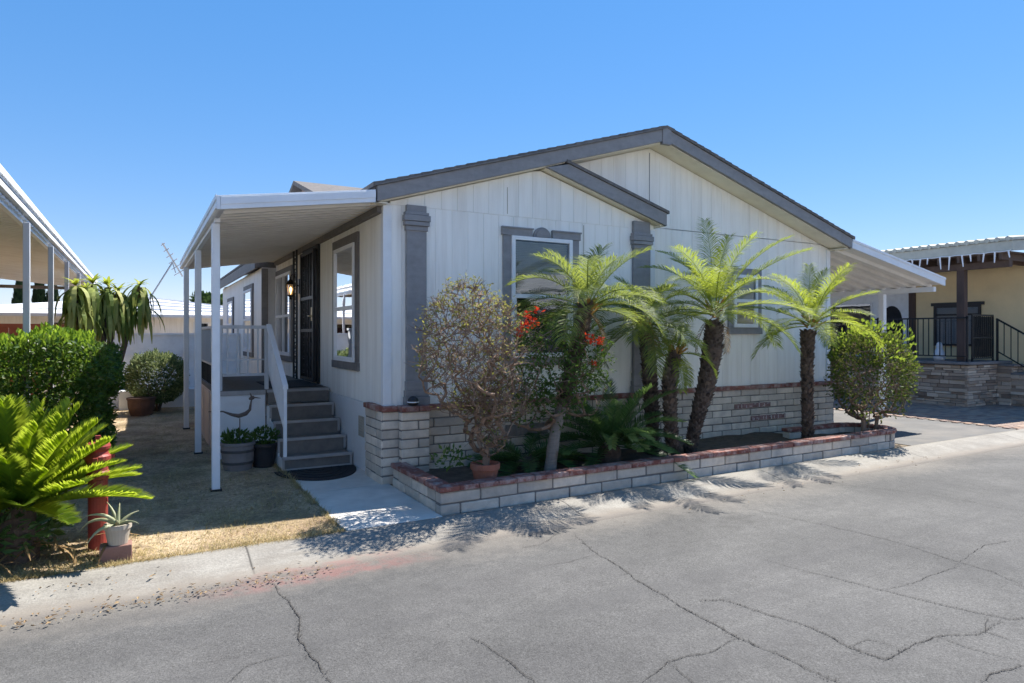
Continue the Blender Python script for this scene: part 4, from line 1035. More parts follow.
nodes = [(nodes[0][0],-1),(nodes[1][0],0),(nodes[2][0],1),(nodes[3][0],2)]+nodes[4:]
mb = MB(); ch = branches(mb, nodes, .0030, 2.35, .045)
tips = [i for i,c_ in enumerate(ch) if c_ == 0]
for i in tips:                        # fine end twigs
    p,par = nodes[i]; d0_ = (p-nodes[par][0]).normalized()
    for _ in range(6):
        d = (d0_+V((rs.uniform(-1,1),rs.uniform(-1,1),rs.uniform(-.8,1)))*.9).normalized(); b = p-d0_*rs.uniform(0,.05)
        e1 = b+d*rs.uniform(.06,.17); mb.tube([b,(b+e1)/2+V((rs.uniform(-.01,.01),)*3),e1], [.003,.0026,.0015], 3, False)
mb.build('branches', MT['twig'], bg_, recalc=False)
mb = MB()
for i in tips:
    p = nodes[i][0]
    nl = 9 if (p.z > 1.7 or p.x < 2.45) else 4
    for _ in range(int(nl+rs.random())):
        q = p+V((rs.uniform(-.07,.07),rs.uniform(-.07,.07),rs.uniform(-.04,.09)))
        mb.leaf(q, (rs.uniform(-1,1),rs.uniform(-1,1),rs.uniform(-.4,1)), (rs.uniform(-1,1),rs.uniform(-1,1),1), rs.uniform(.025,.05), rs.uniform(.014,.026))
mb.build('leaves', MT['boug'], bg_, recalc=False)
mb = MB(); leaves_blob(mb, (2.62,5.95,.45), (.20,.12,.11), 70, .06, .03, .3, .1, seed=9); mb.tube([(3.0,5.97,.34),(2.8,5.95,.42),(2.55,5.95,.48)],.005,4); mb.build('low_shoot', MT['hib'], bg_, recalc=False)

rs = random.Random(52)
fb = thing('flowering_shrub', 'green leafy shrub with bright red flower clusters tangled round the leaning palm trunk', 'shrub', (3.95,6.15,.12))
T = ell_targets(330, (3.88,6.05,1.30), (.58,.36,.55), rs, .2) + ell_targets(150, (4.28,6.02,1.25), (.34,.25,.52), rs) + ell_targets(110, (3.75,6.1,.9), (.55,.3,.28), rs)
nodes = grow(T, [(3.97,6.20,.12),(3.98,6.19,.35),(3.96,6.18,.6)], rs, .06, .25); nodes = [(nodes[0][0],-1),(nodes[1][0],0),(nodes[2][0],1)]+nodes[3:]
mb = MB(); ch = branches(mb, nodes, .003, 2.2, .035); mb.build('branches', MT['twig'], fb, recalc=False)
mb = MB(); tips = [i for i,c_ in enumerate(ch) if c_ == 0]
for i in tips:
    p = nodes[i][0]
    for _ in range(rs.randint(14,24)):
        q = p+V((rs.gauss(0,.05),rs.gauss(0,.05),rs.gauss(0,.05)))
        mb.leaf(q, (rs.uniform(-1,1),rs.uniform(-1,1),rs.uniform(-.8,.6)), (rs.uniform(-1,1),rs.uniform(-1,1),1), rs.uniform(.035,.065), rs.uniform(.02,.032))
mb.build('leaves', MT['hib'], fb, recalc=False)
def on_plane(u, v, y):
    a = math.atan((u-512)/666)+R(29.1); x = y*math.tan(a); d = x*SN+y*CS; return V((x,y,1.65+(334-v)/666*d))
for (u,v,s_) in ((522,327,1.5),(532,322,1.3),(518,333,1.0),(538,312,.8),(526,318,.9),(595,342,1.2),(588,340,.9),(593,364,.7),(600,343,.9)):
    c = on_plane(u,v,5.80); mb = MB()
    for _ in range(int(17*s_)):
        q = c+V((rs.gauss(0,.03*s_),rs.gauss(0,.03*s_),rs.gauss(0,.028*s_)))
        mb.leaf(q, (rs.uniform(-1,1),rs.uniform(-1,1),rs.uniform(-.3,1)), (rs.uniform(-1,1),rs.uniform(-1,1),1), .045, .032)
    mb.build('flower_cluster', MT['flower'], fb, recalc=False)

# clipped egg shaped shrub at the end of the planter
rs = random.Random(63)
eg = thing('clipped_shrub', 'egg shaped clipped shrub with bare twisted stems at the rounded end of the planter', 'shrub', (9.62,6.2,.12))
cE = V((9.78,6.25,1.02)); rE = (.70,.60,.72)
T = ell_targets(600, cE, rE, rs, .4)
roots = [(9.62,6.2,.10),(9.66,6.2,.25),(9.70,6.22,.42),(9.58,6.24,.10),(9.60,6.25,.35),(9.72,6.15,.1),(9.80,6.16,.38)]
nodes = grow(T, roots, rs, .07, .25); pr = [-1,0,1,-1,3,-1,5]; nodes = [(nodes[i][0],pr[i]) for i in range(7)]+nodes[7:]
mb = MB(); branches(mb, nodes, .005, 2.3, .06, 6); mb.build('branches', MT['twig'], eg, recalc=False)
mb = MB(); leaves_blob(mb, cE, rE, 7500, .05, .034, .2, .66, .2, seed=6)
rq = random.Random(5); mb3 = MB()
for fi in range(0,len(mb.f),2):
    i0 = mb.f[fi][0]; q = V(mb.v[i0]); keep = min(1,max(0,(q.z-.45)/.75)); keep = .25+.75*keep; keep *= 1 if noise.noise(q*2.6) > -.28 else .5
    if rq.random() < keep: mb3.add(mb.v[i0:i0+4], [(0,1,2),(0,2,3)])
mb = mb3; mb.build('leaves', MT['bush'], eg, recalc=False)
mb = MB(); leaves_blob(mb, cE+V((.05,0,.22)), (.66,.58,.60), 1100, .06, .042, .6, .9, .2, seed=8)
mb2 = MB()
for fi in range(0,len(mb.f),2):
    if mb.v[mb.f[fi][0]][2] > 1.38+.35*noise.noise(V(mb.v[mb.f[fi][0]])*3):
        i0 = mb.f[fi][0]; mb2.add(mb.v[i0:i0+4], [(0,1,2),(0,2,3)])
mb2.build('new_leaves', MT['bush_top'], eg, recalc=False)  # new leaves in a yellower tone; the sunlit top is put into their colour

# ------------------------------------------------------------------ left side planting
rs = random.Random(71)
hd = thing('hedge', 'dense rounded dark green hedge under the neighbouring white awning', 'hedge', (-1.3,9.4,0))
mb = MB(); n = 0
while n < 24000:      # leaves through a box shaped volume with lumps on its faces
    x,y,z = rs.uniform(-2.7,-.22), rs.uniform(8.3,10.2), rs.uniform(.05,1.95)
    lump = .20*noise.noise((x*1.7,y*1.7,z*1.7))+.11*noise.noise((x*4.5,y*4.5,z*4.5))
    ex = -.36+lump-.25*max(0,z-1.2)**2; ey = 8.58-lump+.12*max(0,z-1.2); ez = 1.52+lump*.5-.10*max(0,x+.75)**2*4
    dd = min(ex-x, y-ey, ez-z, 10.1-y)
    if dd < 0 or dd > rs.expovariate(1/.2)+.015: continue
    n += 1
    o = V((.5 if ex-x == dd else rs.uniform(-.5,.5), -.7 if y-ey == dd else rs.uniform(-.5,.3), .7 if ez-z == dd else rs.uniform(-.3,.6)))+V((rs.uniform(-.7,.7),rs.uniform(-.7,.7),rs.uniform(-.5,.7)))
    mb.leaf((x,y,z), o, (rs.uniform(-.8,.8),rs.uniform(-1,.2),rs.uniform(0,1)), rs.uniform(.05,.085), rs.uniform(.028,.045), .2)
mb.build('leaves', MT['hedge'], hd, recalc=False)
mb = MB()
for i in range(420):
    x = rs.uniform(-2.0,-.5); y = rs.uniform(8.6,9.4); z = 1.50+.14*noise.noise((x*1.7,y*1.7,2.7))+.1*noise.noise((x*5,y*5,1)) - .4*max(0,x+.75)**2
    for k_ in range(4):
        mb.leaf((x+rs.uniform(-.03,.03),y,z+rs.uniform(-.03,.10)), (rs.uniform(-.6,.6),rs.uniform(-.6,.6),1), (rs.uniform(-1,1),-1,.3), rs.uniform(.05,.08), .034, .2)
mb.build('new_shoots', leafmat('hedge_shoot', [(.10,.20,.02),(.16,.28,.03),(.24,.34,.04)], .4, (.32,.45,.04)), hd, recalc=False)
mb = MB()
for i in range(9):
    x = -2.4+i*.23; p0 = V((x,9.3+rs.uniform(-.3,.3),0)); mb.tube([p0,p0+V((rs.uniform(-.1,.1),rs.uniform(-.1,.1),.7)),p0+V((rs.uniform(-.2,.2),rs.uniform(-.3,.1),1.4))],[.025,.018,.008],6)
mb.build('stems', MT['bark'], hd)

dg = thing('strap_leaf_plant', 'tall plant with drooping pale striped strap leaves and yellow green tips behind the hedge', 'plant', (-.45,11.2,0))
mb = MB(); heads = [(-.80,11.0,2.32),(-.60,11.1,2.36),(-.42,11.2,2.34),(-.30,11.2,2.26),(-.02,11.2,2.36),(-.66,11.3,2.26)]
for h in heads:
    mb.tube([(-.62+rs.uniform(-.15,.1),11.2,0),(lerp(-.62,h[0],.6),11.2,1.3),(h[0],h[1],h[2]-.02)], [.05,.04,.03], 8)
mb.build('stems', MT['bark'], dg)
mb = MB(); mt_ = MB()
def strap(mb, p, az, el, L, W, droop, rs):
    p = V(p); n_ = 7; vs = []; fs = []; e = el
    for i in range(n_+1):
        t = i/n_; ee = max(-1.50, el-droop*t**.45); d = V((math.cos(az)*math.cos(ee),math.sin(az)*math.cos(ee),math.sin(ee)))
        sd = V((-math.sin(az),math.cos(az),0)); w_ = W*(math.sin(math.pi*(.12+.86*t))**.7)/2
        vs += [p+sd*w_+V((0,0,w_*.3)), p-sd*w_+V((0,0,w_*.3))]
        if i: fs.append((2*i-2,2*i-1,2*i+1,2*i))
        p = p+d*L/n_
    mb.add(vs, fs)
for h in heads:
    for i in range(80): strap(mb, V(h)+V((0,0,-.04-rs.uniform(0,.42))), rs.uniform(0,6.28), rs.uniform(.1,.9), rs.uniform(.32,.62), rs.uniform(.042,.062), rs.uniform(2.4,3.1), rs)
    for i in range(16): strap(mt_, V(h), rs.uniform(0,6.28), rs.uniform(.6,1.4), rs.uniform(.13,.22), .045, rs.uniform(.6,1.4), rs)
mb.build('leaves', MT['dragon'], dg, recalc=False); mt_.build('new_leaves', MT['dragon_top'], dg, recalc=False)

vs_ = thing('variegated_shrub', 'round variegated grey green shrub in front of the white boundary wall', 'shrub', (.35,16.0,0))
mb = MB(); mb.lathe((.0,15.4,0), [(.19,0),(.24,.18),(.25,.32),(.265,.33),(.265,.37),(.235,.37),(0,.35)], 20); mb.build('tub', mat('brown_tub', (.11,.06,.045), .8, .15, 8, bump=.2)).name = 'plant_tub'; tag(bpy.data.objects['plant_tub'], 'brown clay tub on the dry grass before the round variegated shrub', 'tub')
mb = MB(); leaves_blob(mb, (.28,15.9,.74), (.60,.52,.56), 4800, .085, .04, .2, .72, .16, seed=14); mb.build('leaves', MT['varieg'], vs_, recalc=False)
mb = MB()
for i in range(8):
    a = i*.8; mb.tube([(.28+.04*math.cos(a),15.9+.04*math.sin(a),0),(.28+.2*math.cos(a),15.9+.2*math.sin(a),.6)],[.025,.012],6)
mb.build('stems', MT['bark'], vs_)

# red standpipe at the kerb
sp = thing('standpipe', 'faded red fire standpipe with ribbed coupling head beside the bright sago palm', 'standpipe', (-.29,5.98,0))
x,y = -.29,5.98
mb = MB(); mb.lathe((x,y,-.02), [(.066,0),(.066,.56)], 20); mb.build('pipe', MT['red_paint'], sp, smooth=False)
mb = MB(); mb.lathe((x,y,.54), [(.066,0),(.072,.004),(.078,.03),(.078,.06),(.070,.07),(.066,.10),(.076,.13),(.088,.15),(.088,.18),(.074,.195),(.068,.215),(.082,.235),(.086,.255),(.078,.275),(.06,.285),(.03,.292),(0,.293)], 22); cp = mb.build('coupling', MT['red_paint'], sp)
mb = MB(); mb.bar((x,y,.82),(x,y,.875),.035); 
for i in range(3): a = i*2.1+.4; mb.bar((x+.07*math.cos(a),y+.07*math.sin(a),.705),(x+.115*math.cos(a),y+.115*math.sin(a),.705),.028)
mb.build('lug', MT['red_paint'], cp)
# aloe in a pot on a block
bk = MB(); bk.box(-.262,-.06,5.56,5.70,.01,.125); bk_ = bk.build('paver_block', MT['brickblock'], bevel=.006); tag(bk_, 'reddish concrete block on the dry grass under the small aloe pot', 'block')
al = thing('potted_aloe', 'small wilted aloe in a beige clay pot standing on the reddish block', 'potted plant', (-.15,5.63,.126))
mb = MB(); mb.lathe((-.15,5.63,.127), [(.064,0),(.082,.11),(.09,.112),(.09,.145),(.076,.145),(.072,.115),(0,.11)], 22); mb.build('pot', MT['potbeige'], al)
mb = MB()
for az,el,L,dr in ((2.9,.9,.30,2.2),(3.3,1.2,.26,1.6),(2.2,1.3,.22,.8),(.4,1.0,.18,1.0),(-.6,.8,.18,1.4),(1.4,1.4,.18,.5),(4.6,1.0,.18,1.3),(3.9,.5,.28,1.6)):
    p = V((-.15,5.63,.24)); P = [p.copy()]
    for i in range(7):
        ee = el-dr*(i/7); p = p+V((math.cos(az)*math.cos(ee),math.sin(az)*math.cos(ee),math.sin(ee)))*L/7; P.append(p.copy())
    mb.tube(P, [.016,.016,.015,.013,.011,.008,.005,.002], 6)
mb.build('leaves', mat('aloe',(.26,.27,.16),.5,.2,20,bump=0,island=.3), al, smooth=True)
# dead leaves and weeds under the sago
mb = MB()
for i in range(60): strap(mb, (-.9+rs.gauss(0,.32),5.78+rs.gauss(0,.12),.12), rs.uniform(0,6.28), rs.uniform(-.2,.8), rs.uniform(.2,.5), .018, rs.uniform(.8,2), rs)
g = mb.build('dry_fronds', MT['dead_frond'], recalc=False); tag(g, 'dead brown frond litter on the ground under the bright sago palm', 'dead fronds', kind='stuff')
mb = MB(); leaves_blob(mb, (-1.05,6.0,.28), (.55,.4,.30), 1500, .10, .035, .2, .3, .2, seed=33); g = mb.build('undergrowth', MT['sago_dark'], recalc=False); tag(g, 'dark leafy undergrowth at the foot of the bright sago palm', 'undergrowth', kind='stuff')
# ------------------------------------------------------------------ left neighbour
na = thing('neighbour_awning', 'long white neighbouring awning on slim grey posts above the hedge at the left edge', 'awning', (-1.15,12,0))
mb = MB(); pans(mb, -4.1, -1.2, 6.2, 23, 3.28, 2.98, .2, .03); mb.build('canopy', MT['soffit_metal'], na, recalc=False)
mb = MB(); mb.hexa([(-4.1,6.2,3.33),(-1.15,6.2,3.10),(-1.15,23,3.10),(-4.1,23,3.33),(-4.1,6.2,3.345),(-1.15,6.2,3.115),(-1.15,23,3.115),(-4.1,23,3.345)]); mb.build('roof_sheet', MT['white_metal'], na)
mb = MB(); mb.box(-1.19,-1.15,6.18,23.02,3.02,3.20); mb.box(-1.149,-1.13,6.18,23.02,3.14,3.215); mb.box(-1.149,-1.132,6.18,23.02,3.02,3.05); mb.build('fascia', MT['white_metal'], na, bevel=.004)
mb = MB(); mb.box(-4.1,-1.2,22.96,23.02,2.93,3.02); mb.box(-4.1,-1.2,6.18,6.22,2.95,3.2); mb.build('fascia', MT['taupe_trim'], na)
mb = MB()
for i in range(84): y = 6.25+i*.2; mb.tube([(-1.215,y,2.985),(-1.19,y+.1,2.985)],.028,5)
mb.box(-1.25,-1.2,6.2,22.9,2.93,2.99); mb.build('pan_end', MT['white_metal'], na)
for y in (7.1,9.4,11.75,14.1,16.6,19.1,21.5):
    m_ = MB(); m_.box(-1.185,-1.12,y-.035,y+.035,0,2.93); m_.build('post', MT['railgrey'], na, bevel=.006)
nh = thing('neighbour_home', 'cream neighbouring home under the long white awning at the left', 'house', (-5,14,0))
fr = Fr('S', -8.1); mb = MB()
mb.box(-8.0,-4.12,6.5,22.5,.0,3.2); mb.build('wall', MT['yellow_wall'], nh)
mb = MB(); mb.prism([(-8.3,3.2),(-4.05,3.36),(-6.2,3.9)],'y',6.3,22.7); mb.build('roof', MT['whiteroof'], nh)
for y in (8.5,12,16): 
    m_ = MB(); m_.box(-4.119,-4.08,y,y+1.3,1.2,2.5); w_ = m_.build('window', MT['white_trim'], nh)
    m_ = MB(); m_.box(-4.079,-4.07,y+.08,y+1.22,1.28,2.42); m_.build('pane', MT['dark'], w_)

# white wall, home and antenna behind
bw = thing('boundary_wall', 'pale painted boundary wall closing the yard behind the variegated shrub', 'wall', (-1,17.2,0))
mb = MB(); mb.box(-1.9,2.06,17.12,17.28,-.02,1.62)
mb.build('wall', MT['wallwhite'], bw, bevel=.004)
mb = MB(); mb.box(-1.92,2.06,17.09,17.31,1.622,1.67); mb.box(-1.9,2.06,17.10,17.119,1.19,1.205); mb.build('coping', MT['wallwhite'], bw)
mb = MB(); mb.box(-.42,2.0,16.6,17.08,-.02,.42); st_ = mb.build('raised_bed', MT['wallwhite'], bw, bevel=.01)
hb = thing('rear_home', 'white home with ribbed white metal roof behind the boundary wall', 'house', (-1,25,0))
fb2 = Fr('F',24.5); mb = MB(); planks(mb, fb2, -9, 4.4, 0, lambda x: 2.32, w=.41); mb.box(-9,4.4,24.6,29,0,2.3); mb.build('wall', MT['siding'], hb)
mb = MB()
zr = [2.22,2.45,2.62,2.79,2.96,3.06]; yr = [24.0,24.9,25.7,26.5,27.3,28.0]
pk = lambda x: 1-.045*abs(x+.0)
for i in range(5):
    for x0,x1 in ((-9.5,0),(0,4.8)):
        f0 = lambda x: 1+(pk(x)-1)*(i/5); f1 = lambda x: 1+(pk(x)-1)*((i+1)/5)
        z0a,z0b,z1a,z1b = zr[i]*f0(x0)+.05,zr[i]*f0(x1)+.05,zr[i+1]*f1(x0),zr[i+1]*f1(x1)
        mb.hexa([(x0,yr[i],z0a-.09),(x1,yr[i],z0b-.09),(x1,yr[i+1],z1b-.09),(x0,yr[i+1],z1a-.09),(x0,yr[i],z0a),(x1,yr[i],z0b),(x1,yr[i+1],z1b),(x0,yr[i+1],z1a)])
mb.build('roof', MT['whiteroof'], hb)
window(fb2, .55,1.15,1.5,2.0,None,MT['white_trim'],.04,blinds=False).parent = hb
for o_ in [o_ for o_ in bpy.data.objects if o_.name.startswith('window') and o_.parent == hb]:
    pass
def simple_window(par, fr, a0,a1,z0,z1, tm, pane=MT['dark'], mull=0, n=.03):
    m_ = MB(); q=.05
    fr.box(m_,a0-q,a0,0,n,z0-q,z1+q); fr.box(m_,a1,a1+q,0,n,z0-q,z1+q); fr.box(m_,a0,a1,0,n,z1,z1+q); fr.box(m_,a0,a1,0,n,z0-q,z0)
    for i in range(mull): a = lerp(a0,a1,(i+1)/(mull+1)); fr.box(m_,a-.02,a+.02,.006,n,z0,z1)
    w_ = m_.build('window', tm, par)
    m_ = MB(); fr.box(m_,a0,a1,.001,.004,z0,z1); m_.build('interior', pane, w_)
    m_ = MB(); fr.quad(m_,a0,a1,.012,z0,z1); m_.build('pane', MT['glass'], w_, recalc=False); return w_
simple_window(hb, fb2, 1.55,1.95,1.5,2.0, MT['white_trim'])
simple_window(hb, fb2, 2.2,2.9,1.3,2.15, MT['white_trim'], MT['shade'])
simple_window(hb, fb2, -2.4,-1.4,1.2,2.0, MT['white_trim'])
an = thing('antenna', 'leaning television antenna on a bent mast above the white metal roof', 'antenna', (.05,25.5,2.6))
A0 = V((.12,25.6,2.62)); A1 = V((.93,25.6,4.10))
mb = MB(); mb.tube([A0,A1],.028,6); mb.build('mast', MT['alum'], an)
b0 = V((.62,25.4,4.72)); b1 = V((1.25,25.8,3.65)); mb = MB(); mb.bar(b0,b1,.04)
dirb = (b1-b0).normalized()
for i in range(6):
    p = b0.lerp(b1,(i+.2)/6); L = lerp(.10,.30,i/5); sd = V((.55,-.75,.35)).normalized(); mb.bar(p-sd*L,p+sd*L,.022)
mb.bar(A1,A1+V((.1,0,-.35)),.03)
mb.build('boom', MT['alum'], an)
mb = MB(); mb.lathe((-2.35,25.4,3.0),[(.02,0),(.03,.1)],8); 
rf = thing('red_fence', 'reddish brown timber fence seen beyond the hedge under the left awning', 'fence', (-3,20,0))
mb = MB()
for i in range(14): mb.box(-4.4+i*.2,-4.4+i*.2+.19,20.0,20.03,0,1.80)
mb.build('board', MT['redboard'], rf); mb = MB(); mb.box(-4.4,-1.6,19.96,20.07,1.80,1.90); mb.build('rail', MT['redboard'], rf)

# trees beyond
def conifer(x, y, h, r_, label, seed):
    rs = random.Random(seed); t = thing('cypress_tree', label, 'tree', (x,y,0), 'cypresses beyond the far roofs')
    mb = MB(); mb.tube([(x,y,0),(x,y,h*.8)],[.12,.04],6); mb.build('trunk', MT['bark'], t)
    mb = MB()
    for i in range(1500):
        z = rs.uniform(.2,1)*h; rr = r_*min(1,(h-z)/h*2.2+.1)*(.85+.25*noise.noise((x,z*2,seed))); a = rs.uniform(0,6.28); q = rr*rs.uniform(.6,1.05)
        mb.leaf((x+q*math.cos(a),y+q*math.sin(a),z), (math.cos(a)*.3,math.sin(a)*.3,1), (math.cos(a),math.sin(a),.2), rs.uniform(.2,.4), .13)
    mb.build('crown', MT['cypress'], t, recalc=False)
conifer(-5.15,40,4.3,.42,'left slim dark cypress beyond the far roofs at the left',1); conifer(-4.45,40.5,4.35,.42,'middle dark cypress of the three beyond the far roofs',2); conifer(-3.85,40,4.2,.40,'right dark cypress of the three beyond the far roofs',3)
def broad(x, y, h, r_, label, seed, n=1600):
    rs = random.Random(seed); t = thing('broadleaf_tree', label, 'tree', (x,y,0), 'trees beyond the far roofs')
    mb = MB(); mb.tube([(x,y,0),(x+.1,y,h*.5),(x+.3,y,h*.8)],[.2,.14,.05],8)
    for i in range(7): a = i*.9; mb.tube([(x+.1,y,h*.5),(x+r_*.6*math.cos(a),y+r_*.6*math.sin(a),h*.8)],[.08,.02],5)
    mb.build('trunk', MT['bark'], t); mb = MB()
    for k_ in range(9):
        a = rs.uniform(0,6.28); c = (x+r_*.6*math.cos(a)*rs.random(),y+r_*.6*math.sin(a)*rs.random(),h*rs.uniform(.62,.9)); q = r_*rs.uniform(.35,.6)
        leaves_blob(mb, c, (q,q,q*.7), n//9, .30, .17, .2, .5, .2, seed=seed*10+k_)
    mb.build('crown', MT['tree'], t, recalc=False)
broad(3.55,46,4.3,1.1,'small green tree top above the white roof between the porch posts',5)
broad(6.1,41,5.5,1.3,'dark tree top peeping over the rear eave of the house',6)

# ------------------------------------------------------------------ carport awning on the right side of the house
ca = thing('carport_awning', 'ribbed white metal carport awning sloping down from the right side of the house', 'awning', (12.9,7.8,0))
CX0,CX1,CY0,CY1 = 10.30,13.07,6.90,19
mb = MB(); pans(mb, CX0-.1, CX1-.02, CY0+.06, CY1, 3.10, 2.575, .30, .055); mb.build('canopy', MT['soffit_metal'], ca, recalc=False)
mb = MB(); mb.hexa([(CX0,CY0+.03,3.16),(CX1,CY0+.03,2.66),(CX1,CY1,2.66),(CX0,CY1,3.16),(CX0,CY0+.03,3.17),(CX1,CY0+.03,2.67),(CX1,CY1,2.67),(CX0,CY1,3.17)]); mb.build('roof_sheet', MT['white_metal'], ca)
mb = MB(); fz = lambda x: 3.075+(x-CX0)*(2.545-3.075)/(CX1-CX0)
mb.prism([(CX0,fz(CX0)),(CX1,fz(CX1)),(CX1,fz(CX1)+.15),(CX0,fz(CX0)+.15)],'y',CY0,CY0+.04); mb.prism([(CX0,fz(CX0)+.11),(CX1,fz(CX1)+.11),(CX1,fz(CX1)+.15),(CX0,fz(CX0)+.15)],'y',CY0-.012,CY0-.001)
mb.build('fascia', MT['white_metal'], ca, bevel=.003)
mb = MB(); mb.box(12.86,12.94,CY0+.1,CY1,2.44,2.53); mb.build('beam', MT['white_metal'], ca)
for y in (8.0,11.0,14,17):
    m_ = MB(); m_.box(12.85,12.95,y-.05,y+.05,0,2.44); m_.build('post', MT['white_metal'], ca, bevel=.006)
mb = MB(); mb.box(12.965,13.02,8.02,8.08,.1,2.5); mb.build('downspout', MT['white_metal'], ca, bevel=.006)
# dark screen at the back of the carport
cs = thing('carport_fence', 'dark slatted fence across the back of the carport', 'fence', (11.5,17.5,0))
mb = MB()
for i in range(22): mb.box(10.25+i*.2,10.25+i*.2+.185,17.5,17.53,0,2.0)
mb.build('board', MT['wood_dark'], cs); mb = MB(); mb.box(10.25,14.6,17.53,17.58,.4,.5); mb.box(10.25,14.6,17.53,17.58,1.5,1.6); mb.build('rail', MT['wood_dark'], cs)

# ------------------------------------------------------------------ right neighbour
yh = thing('yellow_home', 'yellow stucco home with dark framed window behind a raised stone porch at the right', 'house', (18.5,11,0))
FY = Fr('S', 18.0)
mb = MB(); mb.box(18.0,24,7.3,10.25,0,3.35); mb.build('wall', MT['yellow_wall'], yh)
mb = MB(); mb.box(18.01,24,10.42,20,0,3.35); mb.build('wall', MT['wallwhite'], yh)
mb = MB(); mb.box(17.95,18.2,10.255,10.415,0,3.3); mb.build('corner_board', MT['wood_dark'], yh)
simple_window(yh, FY, 8.72,9.72,1.40,2.32, MT['iron'], MT['shade'], mull=0, n=.06)
mb = MB(); FY.box(mb, 8.6,9.84,0,.05,2.37,2.45); FY.box(mb,8.72,9.72,.013,.05,2.12,2.16); mb.build('window_head', MT['iron'], yh)
FZ = Fr('S', 18.01)
simple_window(yh, FZ, 11.5,12.9,1.1,2.5, MT['white_trim'], MT['dark'])
# arched dark opening
mb = MB(); pts = [(10.62,1.0)]+[(10.62,2.0)]+[(10.9-.28*math.cos(math.pi*i/12),2.0+.42*math.sin(math.pi*i/12)) for i in range(1,12)]+[(11.18,2.0),(11.18,1.0)]
mb.prism(pts,'x',17.985,18.008); mb.build('arched_door', MT['dark'], yh)
mb = MB(); mb.hexa([(15.9,7.05,3.62),(24.5,7.05,4.4),(24.5,22,4.4),(15.9,22,3.62),(15.9,7.05,3.66),(24.5,7.05,4.46),(24.5,22,4.46),(15.9,22,3.66)]); 
for i in range(75):
    y = 7.05+i*.2; mb.tube([(15.88,y+.1,3.655),(17.5,y+.1,3.81)],.055,6)
mb.build('roof', MT['fascia_green'], yh)
mb = MB(); mb.box(15.93,15.97,7.08,21.9,3.40,3.615); mb.prism([(15.97,3.40),(24.4,4.18),(24.4,4.39),(15.97,3.615)],'y',7.08,7.12); mb.build('fascia', MT['fascia_green'], yh, bevel=.004)
mb = MB(); mb.box(15.98,18.0,7.15,21.8,3.37,3.40)
for i in range(26): y = 7.3+i*.42; mb.prism([(15.98,3.24),(18.0,3.24),(18.0,3.37),(15.98,3.37)],'y',y,y+.06)
mb.build('rafter', MT['rafter'], yh)
mb = MB(); mb.box(16.28,16.42,7.3,14,3.10,3.24); mb.build('beam', MT['rafter'], yh)
mb = MB(); mb.lathe((18.5,12.5,3.85),[(.07,0),(.07,.28),(.12,.29),(.10,.36),(0,.38)],10); mb.build('roof_vent', MT['iron'], yh)
for y in (8.28,11.8):
    m_ = MB(); m_.box(16.28,16.44,y-.08,y+.08,1.03,3.10); m_.build('porch_post', MT['wood_dark'], yh, bevel=.006)
# stone porch base
FQ = Fr('S',16.22); FT = Fr('F',8.08)
rs = random.Random(81)
def ledgestone(mb, fr, a0, a1, n0, z0, z1):
    z = z0
    while z < z1-.02:
        h = min(rs.uniform(.045,.10), z1-z); a = a0
        while a < a1-.02:
            L = min(rs.uniform(.12,.42), a1-a)
            if a1-(a+L) < .06: L = a1-a
            fr.box(mb, a+.004,a+L-.004,n0-.06,n0+rs.uniform(.0,.045),z+.004,z+h-.004); a += L
        z += h
ps = thing('stone_porch', 'raised porch base faced with stacked brown stone under a grey slab', 'porch', (16.9,9,0))
mb = MB(); ledgestone(mb, FQ, 8.08, 15, 0, 0, .95); ledgestone(mb, FT, 16.18, 17.98, 0, 0, .95); mb.build('stone_facing', MT['stone'], ps, bevel=.008)
mb = MB(); mb.box(16.24,17.98,8.1,15,0,.94); mb.build('core', MT['mortar'], ps)
mb = MB(); mb.box(16.12,17.99,8.0,15.05,.955,1.02); mb.build('slab', MT['cap_slab'], ps, bevel=.01)
st2 = thing('stone_steps', 'stone faced steps with pale treads beside the stone porch at the right edge', 'steps', (17.9,7.6,0))
for i in range(5):
    y1 = 8.06-.0; y0_ = 8.06-.30*(5-i); z1 = .19*(i+1)
    m_ = MB(); ledgestone(m_, Fr('F',y0_+.02), 17.45, 19.2, 0, z1-.19, z1-.045); m_.box(17.46,19.19,y0_+.05,y0_+.345,0,z1-.05); ledgestone(m_, Fr('S',17.46), y0_+.02, y0_+.33, 0, 0, z1-.045); s_ = m_.build('step', MT['stone'], st2, bevel=.006)
    m_ = MB(); m_.box(17.43,19.22,y0_-.05,y0_+.33,z1-.044,z1); m_.build('tread', MT['cap_slab'], s_, bevel=.006)
ir = thing('iron_railing', 'black iron railing with slim balusters along the stone porch', 'railing', (16.25,10,1.02))
mb = MB(); mb.box(16.235,16.275,8.1,14.6,2.0,2.035); mb.build('top_rail', MT['iron'], ir); mb = MB(); mb.box(16.24,16.27,8.1,14.6,1.13,1.155); mb.build('bottom_rail', MT['iron'], ir)
i = 0; y = 8.45
while y < 12.6:
    m_ = MB(); m_.box(16.246,16.264,y,y+.018,1.155,2.0); m_.build('baluster', MT['iron'], ir); y += .125
for y in (8.12,10.2,12.3,14.5):
    m_ = MB(); m_.box(16.235,16.275,y-.02,y+.02,1.02,2.06); m_.build('post', MT['iron'], ir)
gt = thing('iron_gate', 'black iron screened gate panel beside the dark porch post', 'gate', (16.9,8.14,1.02))
mb = MB(); mb.box(16.48,17.40,8.12,8.15,2.06,2.10); mb.box(16.48,17.40,8.12,8.15,1.08,1.11); mb.box(16.48,16.52,8.12,8.15,1.02,2.06); mb.box(17.37,17.41,8.12,8.15,1.02,2.06); mb.box(16.52,17.37,8.125,8.145,1.55,1.58); mb.build('gate_frame', MT['iron'], gt)
